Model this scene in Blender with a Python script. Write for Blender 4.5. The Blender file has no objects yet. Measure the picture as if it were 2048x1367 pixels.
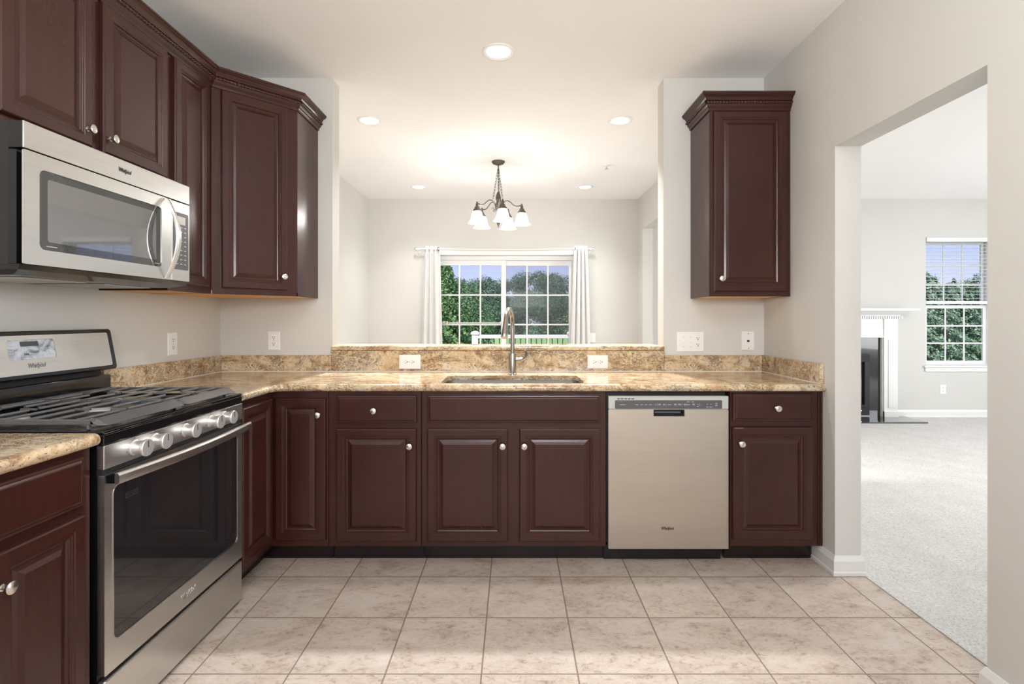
import bpy, bmesh, math, random
from mathutils import Vector, Matrix
random.seed(7)
S = bpy.context.scene
COL = S.collection
PI = math.pi

# ------------------------------------------------------------------ camera
cam_d = bpy.data.cameras.new('camera')
cam_d.lens = 18.0; cam_d.sensor_width = 36.0; cam_d.sensor_fit = 'HORIZONTAL'
cam_d.shift_x = -4 / 2048; cam_d.shift_y = -47.5 / 2048
cam_d.clip_start = 0.02; cam_d.clip_end = 500
cam = bpy.data.objects.new('camera', cam_d); COL.objects.link(cam)
cam.location = (0, 0, 1.245); cam.rotation_euler = (PI / 2, 0, 0)
S.camera = cam

# ------------------------------------------------------------------ exposure
S.view_settings.view_transform = 'Standard'
S.view_settings.look = 'None'
S.view_settings.gamma = 1.0
S.view_settings.use_curve_mapping = False
S.view_settings.exposure = 0.12
S.cycles.use_denoising = True
S.cycles.max_bounces = 10; S.cycles.diffuse_bounces = 6; S.cycles.glossy_bounces = 4
S.cycles.transparent_max_bounces = 12; S.cycles.transmission_bounces = 6
S.cycles.sample_clamp_indirect = 4.0
S.cycles.caustics_reflective = False; S.cycles.caustics_refractive = False

# ------------------------------------------------------------------ sky
W = bpy.data.worlds.new('sky'); S.world = W; W.use_nodes = True
nt = W.node_tree; nt.nodes.clear()
wo = nt.nodes.new('ShaderNodeOutputWorld'); bg = nt.nodes.new('ShaderNodeBackground')
tc = nt.nodes.new('ShaderNodeTexCoord'); sx = nt.nodes.new('ShaderNodeSeparateXYZ')
cr = nt.nodes.new('ShaderNodeValToRGB')
e = cr.color_ramp.elements
e[0].position = 0.0; e[0].color = (0.90, 0.90, 0.96, 1)
e[1].position = 0.06; e[1].color = (0.66, 0.72, 1.0, 1)
x_ = e.new(0.16); x_.color = (0.42, 0.52, 0.96, 1)
x_ = e.new(0.6); x_.color = (0.20, 0.34, 0.80, 1)
nt.links.new(tc.outputs['Generated'], sx.inputs[0]); nt.links.new(sx.outputs['Z'], cr.inputs[0])
nt.links.new(cr.outputs[0], bg.inputs[0]); bg.inputs[1].default_value = 1.0
nt.links.new(bg.outputs[0], wo.inputs[0])

# ------------------------------------------------------------------ sun and added fill lamps
def lamp(name, kind, loc, energy, color=(1, 1, 1), size=0.1, size_y=None, to=None, shape=None, parent=None, spread=None):
    d = bpy.data.lights.new(name, kind); d.energy = energy; d.color = color
    if kind == 'AREA':
        d.shape = shape or ('RECTANGLE' if size_y else 'SQUARE'); d.size = size
        if size_y: d.size_y = size_y
        if spread: d.spread = spread
    elif kind == 'POINT':
        d.shadow_soft_size = size
    elif kind == 'SUN':
        d.angle = size
    o = bpy.data.objects.new(name, d); COL.objects.link(o); o.location = loc
    if to is not None:
        o.rotation_euler = (Vector(to) - Vector(loc)).to_track_quat('-Z', 'Y').to_euler()
    return o
lamp('sun', 'SUN', (0, -30, 40), 4.6, (1.0, 0.95, 0.86), math.radians(1.0), to=(7, 6, 0))
# unseen area lamps added as fill from behind, above and the living-room side
lamp('rear_fill', 'AREA', (0.1, -2.45, 1.75), 48, (0.98, 0.99, 1.0), 2.6, 1.5, to=(0.1, 3, 1.5))  # added fill panel behind the camera, in front of an invented opening
lamp('ceiling_bounce_fill', 'AREA', (0.35, -0.75, 1.75), 72, (1.0, 0.985, 0.97), 0.9, 0.9, to=(0.35, 0.1, 3.2))  # added upward panel that brightens the ceiling
lamp('kitchen_overhead_fill', 'AREA', (-0.1, 0.35, 2.70), 11, (1.0, 0.97, 0.93), 2.2, 1.0, to=(-0.1, 0.35, 0))  # added overhead fill for the kitchen, no fixture modelled
lamp('living_side_fill', 'AREA', (7.45, 2.6, 1.6), 150, (0.97, 0.985, 1.0), 3.4, 2.0, to=(3.0, 2.9, 1.35))  # added fill panel just inside the invented side opening
lamp('living_overhead_fill', 'AREA', (4.2, 3.2, 2.70), 42, (1.0, 0.98, 0.95), 1.2, 1.2, to=(4.2, 3.2, 0))  # added fill above the living room, no fixture there

# ------------------------------------------------------------------ materials
def new_mat(name):
    m = bpy.data.materials.new(name); m.use_nodes = True
    n = m.node_tree.nodes; l = m.node_tree.links
    b = n['Principled BSDF']
    return m, n, l, b
def noise(n, l, vec, scale, detail=4, rough=0.55, dist=0.0):
    t = n.new('ShaderNodeTexNoise'); t.inputs['Scale'].default_value = scale
    t.inputs['Detail'].default_value = detail; t.inputs['Roughness'].default_value = rough
    t.inputs['Distortion'].default_value = dist
    if vec is not None: l.new(vec, t.inputs['Vector'])
    return t
def mapping(n, l, scale=(1, 1, 1), coord='Object', rot=(0, 0, 0)):
    t = n.new('ShaderNodeTexCoord'); mp = n.new('ShaderNodeMapping')
    mp.inputs['Scale'].default_value = scale; mp.inputs['Rotation'].default_value = rot
    l.new(t.outputs[coord], mp.inputs['Vector']); return mp.outputs[0]
def ramp(n, l, fac, stops):
    r = n.new('ShaderNodeValToRGB'); el = r.color_ramp.elements
    while len(el) < len(stops): el.new(0.5)
    for e_, (p, c) in zip(el, stops):
        e_.position = p; e_.color = (c[0], c[1], c[2], 1)
    l.new(fac, r.inputs[0]); return r.outputs[0]
def mixc(n, l, fac, a, b, mode='MIX'):
    m = n.new('ShaderNodeMix'); m.data_type = 'RGBA'; m.blend_type = mode
    if isinstance(fac, (int, float)): m.inputs[0].default_value = fac
    else: l.new(fac, m.inputs[0])
    for k, s in ((6, a), (7, b)):
        if isinstance(s, tuple): m.inputs[k].default_value = (*s[:3], 1)
        else: l.new(s, m.inputs[k])
    return m.outputs[2]
def bump(n, l, b, h, strength=0.2, dist=0.002):
    bp = n.new('ShaderNodeBump'); bp.inputs['Strength'].default_value = strength
    bp.inputs['Distance'].default_value = dist
    l.new(h, bp.inputs['Height']); l.new(bp.outputs[0], b.inputs['Normal'])
def simple(name, col, rough=0.5, metal=0.0, var=0.06, scale=30, coat=0.0, spec=None, bumps=0.0, stretch=(1, 1, 1)):
    m, n, l, b = new_mat(name)
    v = mapping(n, l, stretch)
    t = noise(n, l, v, scale, 3)
    lo = tuple(c * (1 - var) for c in col); hi = tuple(min(1, c * (1 + var)) for c in col)
    l.new(ramp(n, l, t.outputs[0], [(0.3, lo), (0.7, hi)]), b.inputs['Base Color'])
    b.inputs['Roughness'].default_value = rough; b.inputs['Metallic'].default_value = metal
    if coat: b.inputs['Coat Weight'].default_value = coat; b.inputs['Coat Roughness'].default_value = 0.12
    if spec is not None: b.inputs['Specular IOR Level'].default_value = spec
    if bumps: bump(n, l, b, t.outputs[0], bumps)
    return m
def emis(name, col, strength, base=(0.9, 0.9, 0.9)):
    m, n, l, b = new_mat(name)
    b.inputs['Base Color'].default_value = (*base, 1)
    b.inputs['Emission Color'].default_value = (*col, 1); b.inputs['Emission Strength'].default_value = strength
    return m

M = {}
M['wall'] = simple('greige wall paint', (0.615, 0.610, 0.583), 0.75, var=0.012, scale=3, spec=0.2)
M['ceil'] = simple('white ceiling paint', (0.90, 0.895, 0.885), 0.85, var=0.01, scale=3, spec=0.15)
M['trim'] = simple('white trim paint', (0.76, 0.76, 0.75), 0.4, var=0.01, scale=8)
M['white'] = simple('white plastic', (0.84, 0.84, 0.83), 0.35, var=0.01)
M['vinyl'] = simple('white vinyl frame', (0.75, 0.75, 0.75), 0.45, var=0.01)
M['black'] = simple('black enamel', (0.006, 0.006, 0.007), 0.14, var=0.1)
M['matteblack'] = simple('matte black', (0.012, 0.012, 0.012), 0.6, var=0.1)
M['iron'] = simple('cast iron', (0.085, 0.085, 0.087), 0.36, var=0.15, scale=90, bumps=0.05)
M['grey'] = simple('dark grey panel', (0.085, 0.087, 0.09), 0.35, var=0.04)
M['lightgrey'] = simple('light grey plastic', (0.50, 0.50, 0.48), 0.35, var=0.02)
M['slot'] = simple('dark slot', (0.02, 0.02, 0.02), 0.7)
M['nickel'] = simple('satin nickel', (0.74, 0.71, 0.66), 0.25, 1.0, var=0.03)
M['chrome'] = simple('polished steel', (0.72, 0.72, 0.72), 0.12, 1.0, var=0.02)
M['bronze'] = simple('aged bronze', (0.085, 0.07, 0.06), 0.45, 0.6, var=0.3, scale=60)
M['legend'] = simple('pale printed legend', (0.55, 0.55, 0.55), 0.5)
M['logo'] = simple('dark logo print', (0.03, 0.03, 0.03), 0.4)
M['logogrey'] = simple('grey logo print', (0.22, 0.22, 0.22), 0.4)
M['logosilver'] = simple('raised silver logo', (0.60, 0.60, 0.59), 0.35, 1.0)
M['curtain'] = simple('white curtain fabric', (0.72, 0.72, 0.71), 0.9, var=0.02, scale=200, bumps=0.03)
M['mapleraw'] = simple('raw maple underside', (0.72, 0.38, 0.10), 0.5, var=0.15, scale=8, stretch=(1, 12, 1))
M['wornwood'] = simple('worn bare wood', (0.30, 0.15, 0.08), 0.5, var=0.2, scale=40)
M['caulk'] = simple('white caulk', (0.70, 0.67, 0.60), 0.5, var=0.03)
M['bark'] = simple('tree bark', (0.10, 0.075, 0.055), 0.9, var=0.3, scale=20, bumps=0.4)

def steel(name, col, rough, horiz=True, axis_scale=(1, 1, 120)):
    m, n, l, b = new_mat(name)
    v = mapping(n, l, axis_scale)
    t = noise(n, l, v, 6, 5, 0.6)
    v2 = mapping(n, l, (1.2, 1.2, 5)); t2 = noise(n, l, v2, 1.6, 3)
    lo = tuple(c * 0.93 for c in col); hi = tuple(min(1, c * 1.06) for c in col)
    c1 = ramp(n, l, t.outputs[0], [(0.3, lo), (0.7, hi)])
    c2 = ramp(n, l, t2.outputs[0], [(0.3, (0.92, 0.92, 0.92)), (0.7, (1, 1, 1))])
    l.new(mixc(n, l, 1.0, c1, c2, 'MULTIPLY'), b.inputs['Base Color'])
    b.inputs['Metallic'].default_value = 1.0; b.inputs['Roughness'].default_value = rough
    b.inputs['Anisotropic'].default_value = 0.4
    bump(n, l, b, t.outputs[0], 0.03, 0.0005)
    return m
M['steel'] = steel('brushed stainless steel', (0.68, 0.67, 0.65), 0.31)
M['steelwarm'] = steel('brushed steel dishwasher panel', (0.60, 0.545, 0.475), 0.42)
M['knobsilver'] = simple('silver knob metal', (0.86, 0.855, 0.845), 0.32, 0.75, var=0.02)
M['pocket'] = simple('dark polished pocket', (0.16, 0.16, 0.165), 0.22, 0.9, var=0.05)
M['sinksteel'] = steel('sink steel', (0.42, 0.41, 0.39), 0.38)
M['faucet'] = steel('brushed nickel faucet', (0.44, 0.41, 0.375), 0.24)

def wood(name, c0, c1):
    m, n, l, b = new_mat(name)
    v = mapping(n, l, (22, 22, 1.4)); t = noise(n, l, v, 3.0, 4, 0.5, 0.0)
    v2 = mapping(n, l, (1.5, 1.5, 1.0)); t2 = noise(n, l, v2, 2.2, 3)
    a = ramp(n, l, t.outputs[0], [(0.25, c0), (0.75, c1)])
    k = ramp(n, l, t2.outputs[0], [(0.3, (0.82, 0.82, 0.82)), (0.7, (1.1, 1.08, 1.06))])
    l.new(mixc(n, l, 1.0, a, k, 'MULTIPLY'), b.inputs['Base Color'])
    b.inputs['Roughness'].default_value = 0.24
    b.inputs['Specular IOR Level'].default_value = 0.42
    return m
M['wood'] = wood('dark cherry stain', (0.038, 0.0110, 0.0085), (0.044, 0.0128, 0.0098))
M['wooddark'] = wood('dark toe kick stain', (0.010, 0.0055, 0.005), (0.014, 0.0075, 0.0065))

def granite():
    m, n, l, b = new_mat('golden brown granite')
    v = mapping(n, l, (1.0, 1.3, 1.6), rot=(0.3, 0.2, 0.5))
    big = noise(n, l, v, 2.6, 6, 0.62, 2.0)
    mid = noise(n, l, v, 17, 6, 0.65, 1.2)
    c_big = ramp(n, l, big.outputs[0], [(0.30, (0.20, 0.09, 0.042)), (0.41, (0.42, 0.24, 0.11)), (0.49, (0.64, 0.48, 0.28)), (0.57, (0.66, 0.56, 0.40)), (0.68, (0.36, 0.32, 0.265)), (0.8, (0.30, 0.17, 0.09))])
    c_mid = ramp(n, l, mid.outputs[0], [(0.28, (0.22, 0.10, 0.05)), (0.42, (0.62, 0.45, 0.26)), (0.52, (0.76, 0.64, 0.46)), (0.66, (0.82, 0.75, 0.62)), (0.78, (0.40, 0.24, 0.13))])
    c = mixc(n, l, 1.0, mixc(n, l, 0.42, c_big, c_mid), (0.91, 0.90, 0.88), 'MULTIPLY')
    # dark crackle veins
    vn = noise(n, l, v, 15, 8, 0.8, 1.2)
    mt = n.new('ShaderNodeMath'); mt.operation = 'SUBTRACT'; mt.inputs[1].default_value = 0.5; l.new(vn.outputs[0], mt.inputs[0])
    ab = n.new('ShaderNodeMath'); ab.operation = 'ABSOLUTE'; l.new(mt.outputs[0], ab.inputs[0])
    veins = ramp(n, l, ab.outputs[0], [(0.0, (0.95, 0.95, 0.95)), (0.014, (0.7, 0.7, 0.7)), (0.040, (0, 0, 0))])
    gate = ramp(n, l, noise(n, l, v, 5, 3, 0.5, 0.5).outputs[0], [(0.38, (0, 0, 0)), (0.52, (1, 1, 1))])
    vg = mixc(n, l, 1.0, veins, gate, 'MULTIPLY')
    c = mixc(n, l, vg, c, (0.050, 0.028, 0.020))
    sp = noise(n, l, v, 75, 4, 0.65)
    spk = ramp(n, l, sp.outputs[0], [(0.58, (0, 0, 0)), (0.66, (1, 1, 1))])
    c = mixc(n, l, spk, c, (0.10, 0.055, 0.04))
    sp2 = noise(n, l, v, 60, 3, 0.6, 0.5)
    c = mixc(n, l, ramp(n, l, sp2.outputs[0], [(0.60, (0, 0, 0)), (0.70, (0.8, 0.8, 0.8))]), c, (0.72, 0.64, 0.50))
    rp = noise(n, l, v, 4.2, 4, 0.6, 2.5)
    c = mixc(n, l, ramp(n, l, rp.outputs[0], [(0.55, (0, 0, 0)), (0.68, (0.85, 0.85, 0.85))]), c, (0.17, 0.070, 0.032))
    l.new(c, b.inputs['Base Color'])
    b.inputs['Roughness'].default_value = 0.13
    return m
M['granite'] = granite()

def tile():
    m, n, l, b = new_mat('beige ceramic floor tile')
    g = n.new('ShaderNodeNewGeometry'); sp = n.new('ShaderNodeSeparateXYZ'); l.new(g.outputs['Position'], sp.inputs[0])
    def math_(op, a, bb=None):
        k = n.new('ShaderNodeMath'); k.operation = op
        for i, s in enumerate((a, bb)):
            if s is None: continue
            if isinstance(s, (int, float)): k.inputs[i].default_value = s
            else: l.new(s, k.inputs[i])
        return k.outputs[0]
    T = 0.3370
    u = math_('DIVIDE', math_('SUBTRACT', sp.outputs['X'], -0.114), T)
    v = math_('DIVIDE', math_('SUBTRACT', sp.outputs['Y'], 2.4665), T)
    du = math_('ABSOLUTE', math_('SUBTRACT', math_('FRACT', math_('ADD', u, 100.5)), 0.5))
    dv = math_('ABSOLUTE', math_('SUBTRACT', math_('FRACT', math_('ADD', v, 100.5)), 0.5))
    dist = math_('MULTIPLY', math_('MINIMUM', du, dv), T)          # metres to nearest grout centre
    grout = math_('LESS_THAN', dist, 0.0029)
    cmb = n.new('ShaderNodeCombineXYZ'); l.new(math_('FLOOR', u), cmb.inputs[0]); l.new(math_('FLOOR', v), cmb.inputs[1])
    wn = n.new('ShaderNodeTexWhiteNoise'); wn.noise_dimensions = '2D'; l.new(cmb.outputs[0], wn.inputs['Vector'])
    off = n.new('ShaderNodeVectorMath'); off.operation = 'MULTIPLY_ADD'
    l.new(wn.outputs['Color'], off.inputs[0]); off.inputs[1].default_value = (7, 7, 7); l.new(g.outputs['Position'], off.inputs[2])
    mp = n.new('ShaderNodeMapping'); mp.inputs['Scale'].default_value = (0.75, 1.25, 1); l.new(off.outputs[0], mp.inputs['Vector'])
    big = noise(n, l, mp.outputs[0], 7, 6, 0.62, 0.8)
    fine = noise(n, l, mp.outputs[0], 42, 6, 0.72, 1.0)
    c = ramp(n, l, big.outputs[0], [(0.30, (0.35, 0.275, 0.225)), (0.44, (0.44, 0.365, 0.31)), (0.60, (0.495, 0.425, 0.37)), (0.75, (0.525, 0.47, 0.425))])
    f = ramp(n, l, fine.outputs[0], [(0.38, (0.62, 0.59, 0.56)), (0.47, (0.97, 0.96, 0.95)), (0.7, (1.08, 1.08, 1.08))])
    pit = ramp(n, l, big.outputs[0], [(0.42, (1, 1, 1)), (0.60, (0.35, 0.35, 0.35))])
    c = mixc(n, l, pit, c, mixc(n, l, 1.0, c, f, 'MULTIPLY'))
    vn = noise(n, l, mp.outputs[0], 5, 5, 0.6, 2.0)
    a2 = math_('ABSOLUTE', math_('SUBTRACT', vn.outputs[0], 0.47))
    c = mixc(n, l, ramp(n, l, a2, [(0.0, (0.5, 0.5, 0.5)), (0.006, (0, 0, 0))]), c, (0.66, 0.58, 0.50))
    tint = ramp(n, l, wn.outputs['Value'], [(0, (0.93, 0.93, 0.93)), (1, (1.04, 1.04, 1.04))])
    c = mixc(n, l, 1.0, c, tint, 'MULTIPLY')
    c = mixc(n, l, grout, c, (0.20, 0.155, 0.12))
    l.new(c, b.inputs['Base Color'])
    rg = n.new('ShaderNodeMix'); rg.inputs[2].default_value = 0.46; rg.inputs[3].default_value = 0.8; l.new(grout, rg.inputs[0])
    l.new(rg.outputs[0], b.inputs['Roughness'])
    hm = n.new('ShaderNodeMath'); hm.operation = 'MULTIPLY_ADD'; l.new(grout, hm.inputs[0]); hm.inputs[1].default_value = -1.5
    l.new(fine.outputs[0], hm.inputs[2])
    bump(n, l, b, hm.outputs[0], 0.35, 0.0015)
    return m
M['tile'] = tile()

def carpet():
    m, n, l, b = new_mat('pale grey cut pile carpet')
    v = mapping(n, l, (1, 1, 1))
    a = noise(n, l, v, 120, 5, 0.8); c = noise(n, l, v, 5, 3)
    col = ramp(n, l, a.outputs[0], [(0.34, (0.42, 0.405, 0.39)), (0.46, (0.66, 0.645, 0.625)), (0.62, (0.80, 0.79, 0.775))])
    k = ramp(n, l, c.outputs[0], [(0.3, (0.94, 0.94, 0.94)), (0.7, (1.03, 1.03, 1.03))])
    l.new(mixc(n, l, 1.0, col, k, 'MULTIPLY'), b.inputs['Base Color'])
    b.inputs['Roughness'].default_value = 1.0; b.inputs['Specular IOR Level'].default_value = 0.05
    bump(n, l, b, a.outputs[0], 0.8, 0.008)
    return m
M['carpet'] = carpet()

def pane(name, tint=(1, 1, 1), refl=0.08):
    m, n, l, b = new_mat(name); n.remove(b)
    o = n['Material Output']; t = n.new('ShaderNodeBsdfTransparent'); g = n.new('ShaderNodeBsdfGlossy')
    t.inputs[0].default_value = (*tint, 1); g.inputs['Roughness'].default_value = 0.02
    mx = n.new('ShaderNodeMixShader'); mx.inputs[0].default_value = 0.002; l.new(t.outputs[0], mx.inputs[1]); l.new(g.outputs[0], mx.inputs[2])
    l.new(mx.outputs[0], o.inputs[0]); return m
M['pane'] = pane('clear window glass', (0.97, 0.98, 0.98))
M['screen'] = pane('grey insect screen mesh')
_sn = M['screen'].node_tree; _g = next(x for x in _sn.nodes if x.type == 'BSDF_GLOSSY'); _mx = next(x for x in _sn.nodes if x.type == 'MIX_SHADER')
_df = _sn.nodes.new('ShaderNodeBsdfDiffuse'); _df.inputs[0].default_value = (0.22, 0.23, 0.26, 1); _sn.links.new(_df.outputs[0], _mx.inputs[2]); _mx.inputs[0].default_value = 0.14
def darkglass(name, col, rough, coat=1.0, spec=0.5, metal=0.0):
    m, n, l, b = new_mat(name)
    v = mapping(n, l, (1, 1, 1)); t = noise(n, l, v, 300, 2)
    l.new(ramp(n, l, t.outputs[0], [(0.3, tuple(c * 0.98 for c in col)), (0.7, tuple(c * 1.02 for c in col))]), b.inputs['Base Color'])
    b.inputs['Roughness'].default_value = rough; b.inputs['Specular IOR Level'].default_value = spec; b.inputs['Metallic'].default_value = metal
    b.inputs['Coat Weight'].default_value = coat; b.inputs['Coat Roughness'].default_value = 0.02
    return m
M['ovenglass'] = darkglass('oven door glass', (0.014, 0.014, 0.016), 0.06)
M['mwglass'] = darkglass('microwave mirror glass', (0.10, 0.102, 0.104), 0.04, 0.5, 0.5, 0.6)
M['mwglassin'] = darkglass('microwave inner window', (0.30, 0.305, 0.31), 0.04, 0.5, 0.5, 0.75)
M['blackgranite'] = darkglass('black granite tile', (0.016, 0.017, 0.018), 0.12, 0.6)
def film():
    m, n, l, b = new_mat('display with crinkled clear film')
    v = mapping(n, l, (1, 1, 1)); t = noise(n, l, v, 14, 5, 0.7, 2.0)
    l.new(ramp(n, l, t.outputs[0], [(0.32, (0.10, 0.13, 0.17)), (0.46, (0.42, 0.47, 0.55)), (0.6, (0.72, 0.75, 0.80)), (0.75, (0.30, 0.36, 0.44))]), b.inputs['Base Color'])
    b.inputs['Roughness'].default_value = 0.15; bump(n, l, b, t.outputs[0], 0.6, 0.01); return m
M['film'] = film()
M['clock'] = darkglass('clock window', (0.03, 0.045, 0.035), 0.1)
def shade():
    m, n, l, b = new_mat('frosted lamp shade glass'); n.remove(b)
    o = n['Material Output']; v = mapping(n, l, (1, 1, 1)); nz = noise(n, l, v, 25, 3, 0.5, 1.0)
    tr = n.new('ShaderNodeBsdfTranslucent'); tp = n.new('ShaderNodeBsdfTransparent'); em = n.new('ShaderNodeEmission')
    l.new(ramp(n, l, nz.outputs[0], [(0.3, (0.88, 0.80, 0.70)), (0.7, (0.95, 0.92, 0.88))]), tr.inputs[0])
    em.inputs[0].default_value = (1.0, 0.88, 0.74, 1); em.inputs[1].default_value = 0.30
    m1 = n.new('ShaderNodeMixShader'); m1.inputs[0].default_value = 0.80
    l.new(tr.outputs[0], m1.inputs[1]); l.new(tp.outputs[0], m1.inputs[2])
    ad = n.new('ShaderNodeAddShader'); l.new(m1.outputs[0], ad.inputs[0]); l.new(em.outputs[0], ad.inputs[1])
    l.new(ad.outputs[0], o.inputs[0]); return m
M['shade'] = shade()
M['bulb'] = emis('lit bulb', (1.0, 0.9, 0.75), 3.5)
M['lens'] = emis('lit downlight lens', (1.0, 0.97, 0.92), 3.0)
def leaf(name, a, b_, c):
    m, n, l, bs = new_mat(name)
    g = n.new('ShaderNodeNewGeometry')
    col = ramp(n, l, g.outputs['Random Per Island'], [(0.0, a), (0.5, b_), (1.0, c)])
    l.new(col, bs.inputs['Base Color']); bs.inputs['Roughness'].default_value = 0.55
    bs.inputs['Specular IOR Level'].default_value = 0.3
    return m
M['leaf'] = leaf('deciduous leaves', (0.05, 0.10, 0.05), (0.11, 0.20, 0.085), (0.24, 0.35, 0.16))
M['leafdark'] = leaf('dark deciduous leaves', (0.045, 0.085, 0.065), (0.09, 0.15, 0.095), (0.20, 0.28, 0.17))  # darker leaf tone for every other tree-line variant
M['leafneedle'] = leaf('conifer needles', (0.06, 0.13, 0.045), (0.12, 0.23, 0.075), (0.28, 0.40, 0.17))
M['spruce'] = leaf('blue green spruce needles', (0.08, 0.14, 0.10), (0.17, 0.26, 0.17), (0.36, 0.46, 0.31))
M['grass'] = simple('mown lawn grass', (0.36, 0.56, 0.19), 0.9, var=0.45, scale=3, bumps=0.3)
M['deckboard'] = simple('pale deck boards', (0.55, 0.53, 0.50), 0.7, var=0.1, scale=4, stretch=(1, 14, 1))
M['railwhite'] = simple('white vinyl railing', (0.86, 0.82, 0.77), 0.5, var=0.02)

# ------------------------------------------------------------------ mesh helpers
WM = {}                                          # object name -> world matrix of its own space
def frame(o, u, v, w):
    u, v, w = Vector(u).normalized(), Vector(v).normalized(), Vector(w).normalized()
    return Matrix(((u.x, v.x, w.x, o[0]), (u.y, v.y, w.y, o[1]), (u.z, v.z, w.z, o[2]), (0, 0, 0, 1)))
def F_front(x, y, z=0): return frame((x, y, z), (1, 0, 0), (0, 0, 1), (0, -1, 0))     # faces the camera
def F_left(x, y, z=0): return frame((x, y, z), (0, 1, 0), (0, 0, 1), (1, 0, 0))       # on the left run, faces +X
I4 = Matrix.Identity(4)
class MB:
    def __init__(s, F=None):
        s.bm = bmesh.new(); s.F = F.copy() if F is not None else I4.copy()
    def v(s, p): return s.bm.verts.new(s.F @ Vector(p))
    def face(s, vs):
        try: return s.bm.faces.new(vs)
        except ValueError: return None
    def box(s, x0, x1, y0, y1, z0, z1, bev=0.0, seg=2):
        c = [s.v((x, y, z)) for x in (x0, x1) for y in (y0, y1) for z in (z0, z1)]
        fs = [s.face([c[i] for i in q]) for q in ((0, 1, 3, 2), (4, 6, 7, 5), (0, 4, 5, 1), (2, 3, 7, 6), (0, 2, 6, 4), (1, 5, 7, 3))]
        if bev:
            es = list({e_ for f in fs for e_ in f.edges})
            bmesh.ops.bevel(s.bm, geom=es, offset=bev, segments=seg, affect='EDGES', profile=0.5)
        return s
    def rings(s, u0, u1, v0, v1, prof, cap=True, back=True):
        prev = None
        for (i, w) in prof:
            r = [s.v((u0 + i, v0 + i, w)), s.v((u1 - i, v0 + i, w)), s.v((u1 - i, v1 - i, w)), s.v((u0 + i, v1 - i, w))]
            if prev is None:
                if back: s.face(r[::-1])
            else:
                for k in range(4): s.face([prev[k], prev[(k + 1) % 4], r[(k + 1) % 4], r[k]])
            prev = r
        if cap: s.face(prev)
        return s
    def loft(s, loops, cap0=True, cap1=True):
        L = [[s.v(p) for p in lp] for lp in loops]; n = len(L[0])
        for a, b in zip(L, L[1:]):
            for k in range(n): s.face([a[k], a[(k + 1) % n], b[(k + 1) % n], b[k]])
        if cap0: s.face(L[0][::-1])
        if cap1: s.face(L[-1])
        return s
    def prism(s, poly, h0, h1):                   # poly in (u,v), extruded along w
        return s.loft([[(p[0], p[1], h0) for p in poly], [(p[0], p[1], h1) for p in poly]])
    def plate(s, outer, holes, w0, w1):           # flat plate with holes, extruded along w
        bm = s.bm; tops = []
        for w in (w0, w1):
            es = []; loops = []
            for lp in [outer] + holes:
                vs = [s.v((p[0], p[1], w)) for p in lp]; loops.append(vs)
                es += [bm.edges.new((vs[i], vs[(i + 1) % len(vs)])) for i in range(len(vs))]
            bmesh.ops.triangle_fill(bm, edges=es, use_beauty=True, use_dissolve=False)
            tops.append(loops)
        for a, b in zip(*tops):
            n = len(a)
            for k in range(n): s.face([a[k], a[(k + 1) % n], b[(k + 1) % n], b[k]])
        return s
    def lathe(s, prof, F=None, seg=20, cap=True):
        Q = F if F is not None else I4; prev = None
        for (r, h) in prof:
            ring = [s.v(Q @ Vector((r * math.cos(2 * PI * k / seg), r * math.sin(2 * PI * k / seg), h))) for k in range(seg)]
            if prev is None:
                if cap and r > 1e-4: s.face(ring[::-1])
            else:
                for k in range(seg): s.face([prev[k], prev[(k + 1) % seg], ring[(k + 1) % seg], ring[k]])
            prev = ring
        if cap and prof[-1][0] > 1e-4: s.face(prev)
        return s
    def tube(s, pts, r, seg=10, cap=True):
        pts = [Vector(p) for p in pts]; n = len(pts); prev = None; nrm = None
        for i, p in enumerate(pts):
            t = (pts[min(i + 1, n - 1)] - pts[max(i - 1, 0)]).normalized()
            if nrm is None:
                nrm = t.orthogonal().normalized()
            else:
                nrm = (nrm - t * nrm.dot(t)).normalized()
            b = t.cross(nrm); rr = r[i] if isinstance(r, (list, tuple)) else r
            ring = [s.v(p + (nrm * math.cos(2 * PI * k / seg) + b * math.sin(2 * PI * k / seg)) * rr) for k in range(seg)]
            if prev is None:
                if cap: s.face(ring[::-1])
            else:
                for k in range(seg): s.face([prev[k], prev[(k + 1) % seg], ring[(k + 1) % seg], ring[k]])
            prev = ring
        if cap: s.face(prev)
        return s
    def sweep(s, path, prof, closed_prof=True, ends=True):      # horizontal path (x,y); prof (out,z); out = right of travel
        P = [Vector(p) for p in path]; n = len(P); dirs = [(P[i + 1] - P[i]).normalized() for i in range(n - 1)]
        loops = []
        for i in range(n):
            d0 = dirs[max(i - 1, 0)]; d1 = dirs[min(i, n - 2)]
            n0 = Vector((d0.y, -d0.x)); n1 = Vector((d1.y, -d1.x)); m = n0 + n1; m = m / m.dot(n0)
            loops.append([(P[i].x + m.x * o, P[i].y + m.y * o, z) for (o, z) in prof])
        if closed_prof: return s.loft(loops, ends, ends)
        L = [[s.v(p) for p in lp] for lp in loops]
        for a, b in zip(L, L[1:]):
            for k in range(len(a) - 1): s.face([a[k], a[k + 1], b[k + 1], b[k]])
        return s
    def build(s, name, mat, parent=None, smooth=False, ang=35):
        bm = s.bm
        bmesh.ops.recalc_face_normals(bm, faces=bm.faces)
        if parent is not None: bm.transform(WM[parent.name].inverted())
        me = bpy.data.meshes.new(name); bm.to_mesh(me); bm.free()
        me.materials.append(M[mat])
        if smooth:
            for p in me.polygons: p.use_smooth = True
            me.set_sharp_from_angle(angle=math.radians(ang))
        o = bpy.data.objects.new(name, me); COL.objects.link(o)
        if parent is not None:
            o.parent = parent; WM[o.name] = WM[parent.name].copy()
        else:
            WM[o.name] = I4.copy()
        return o
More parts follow.
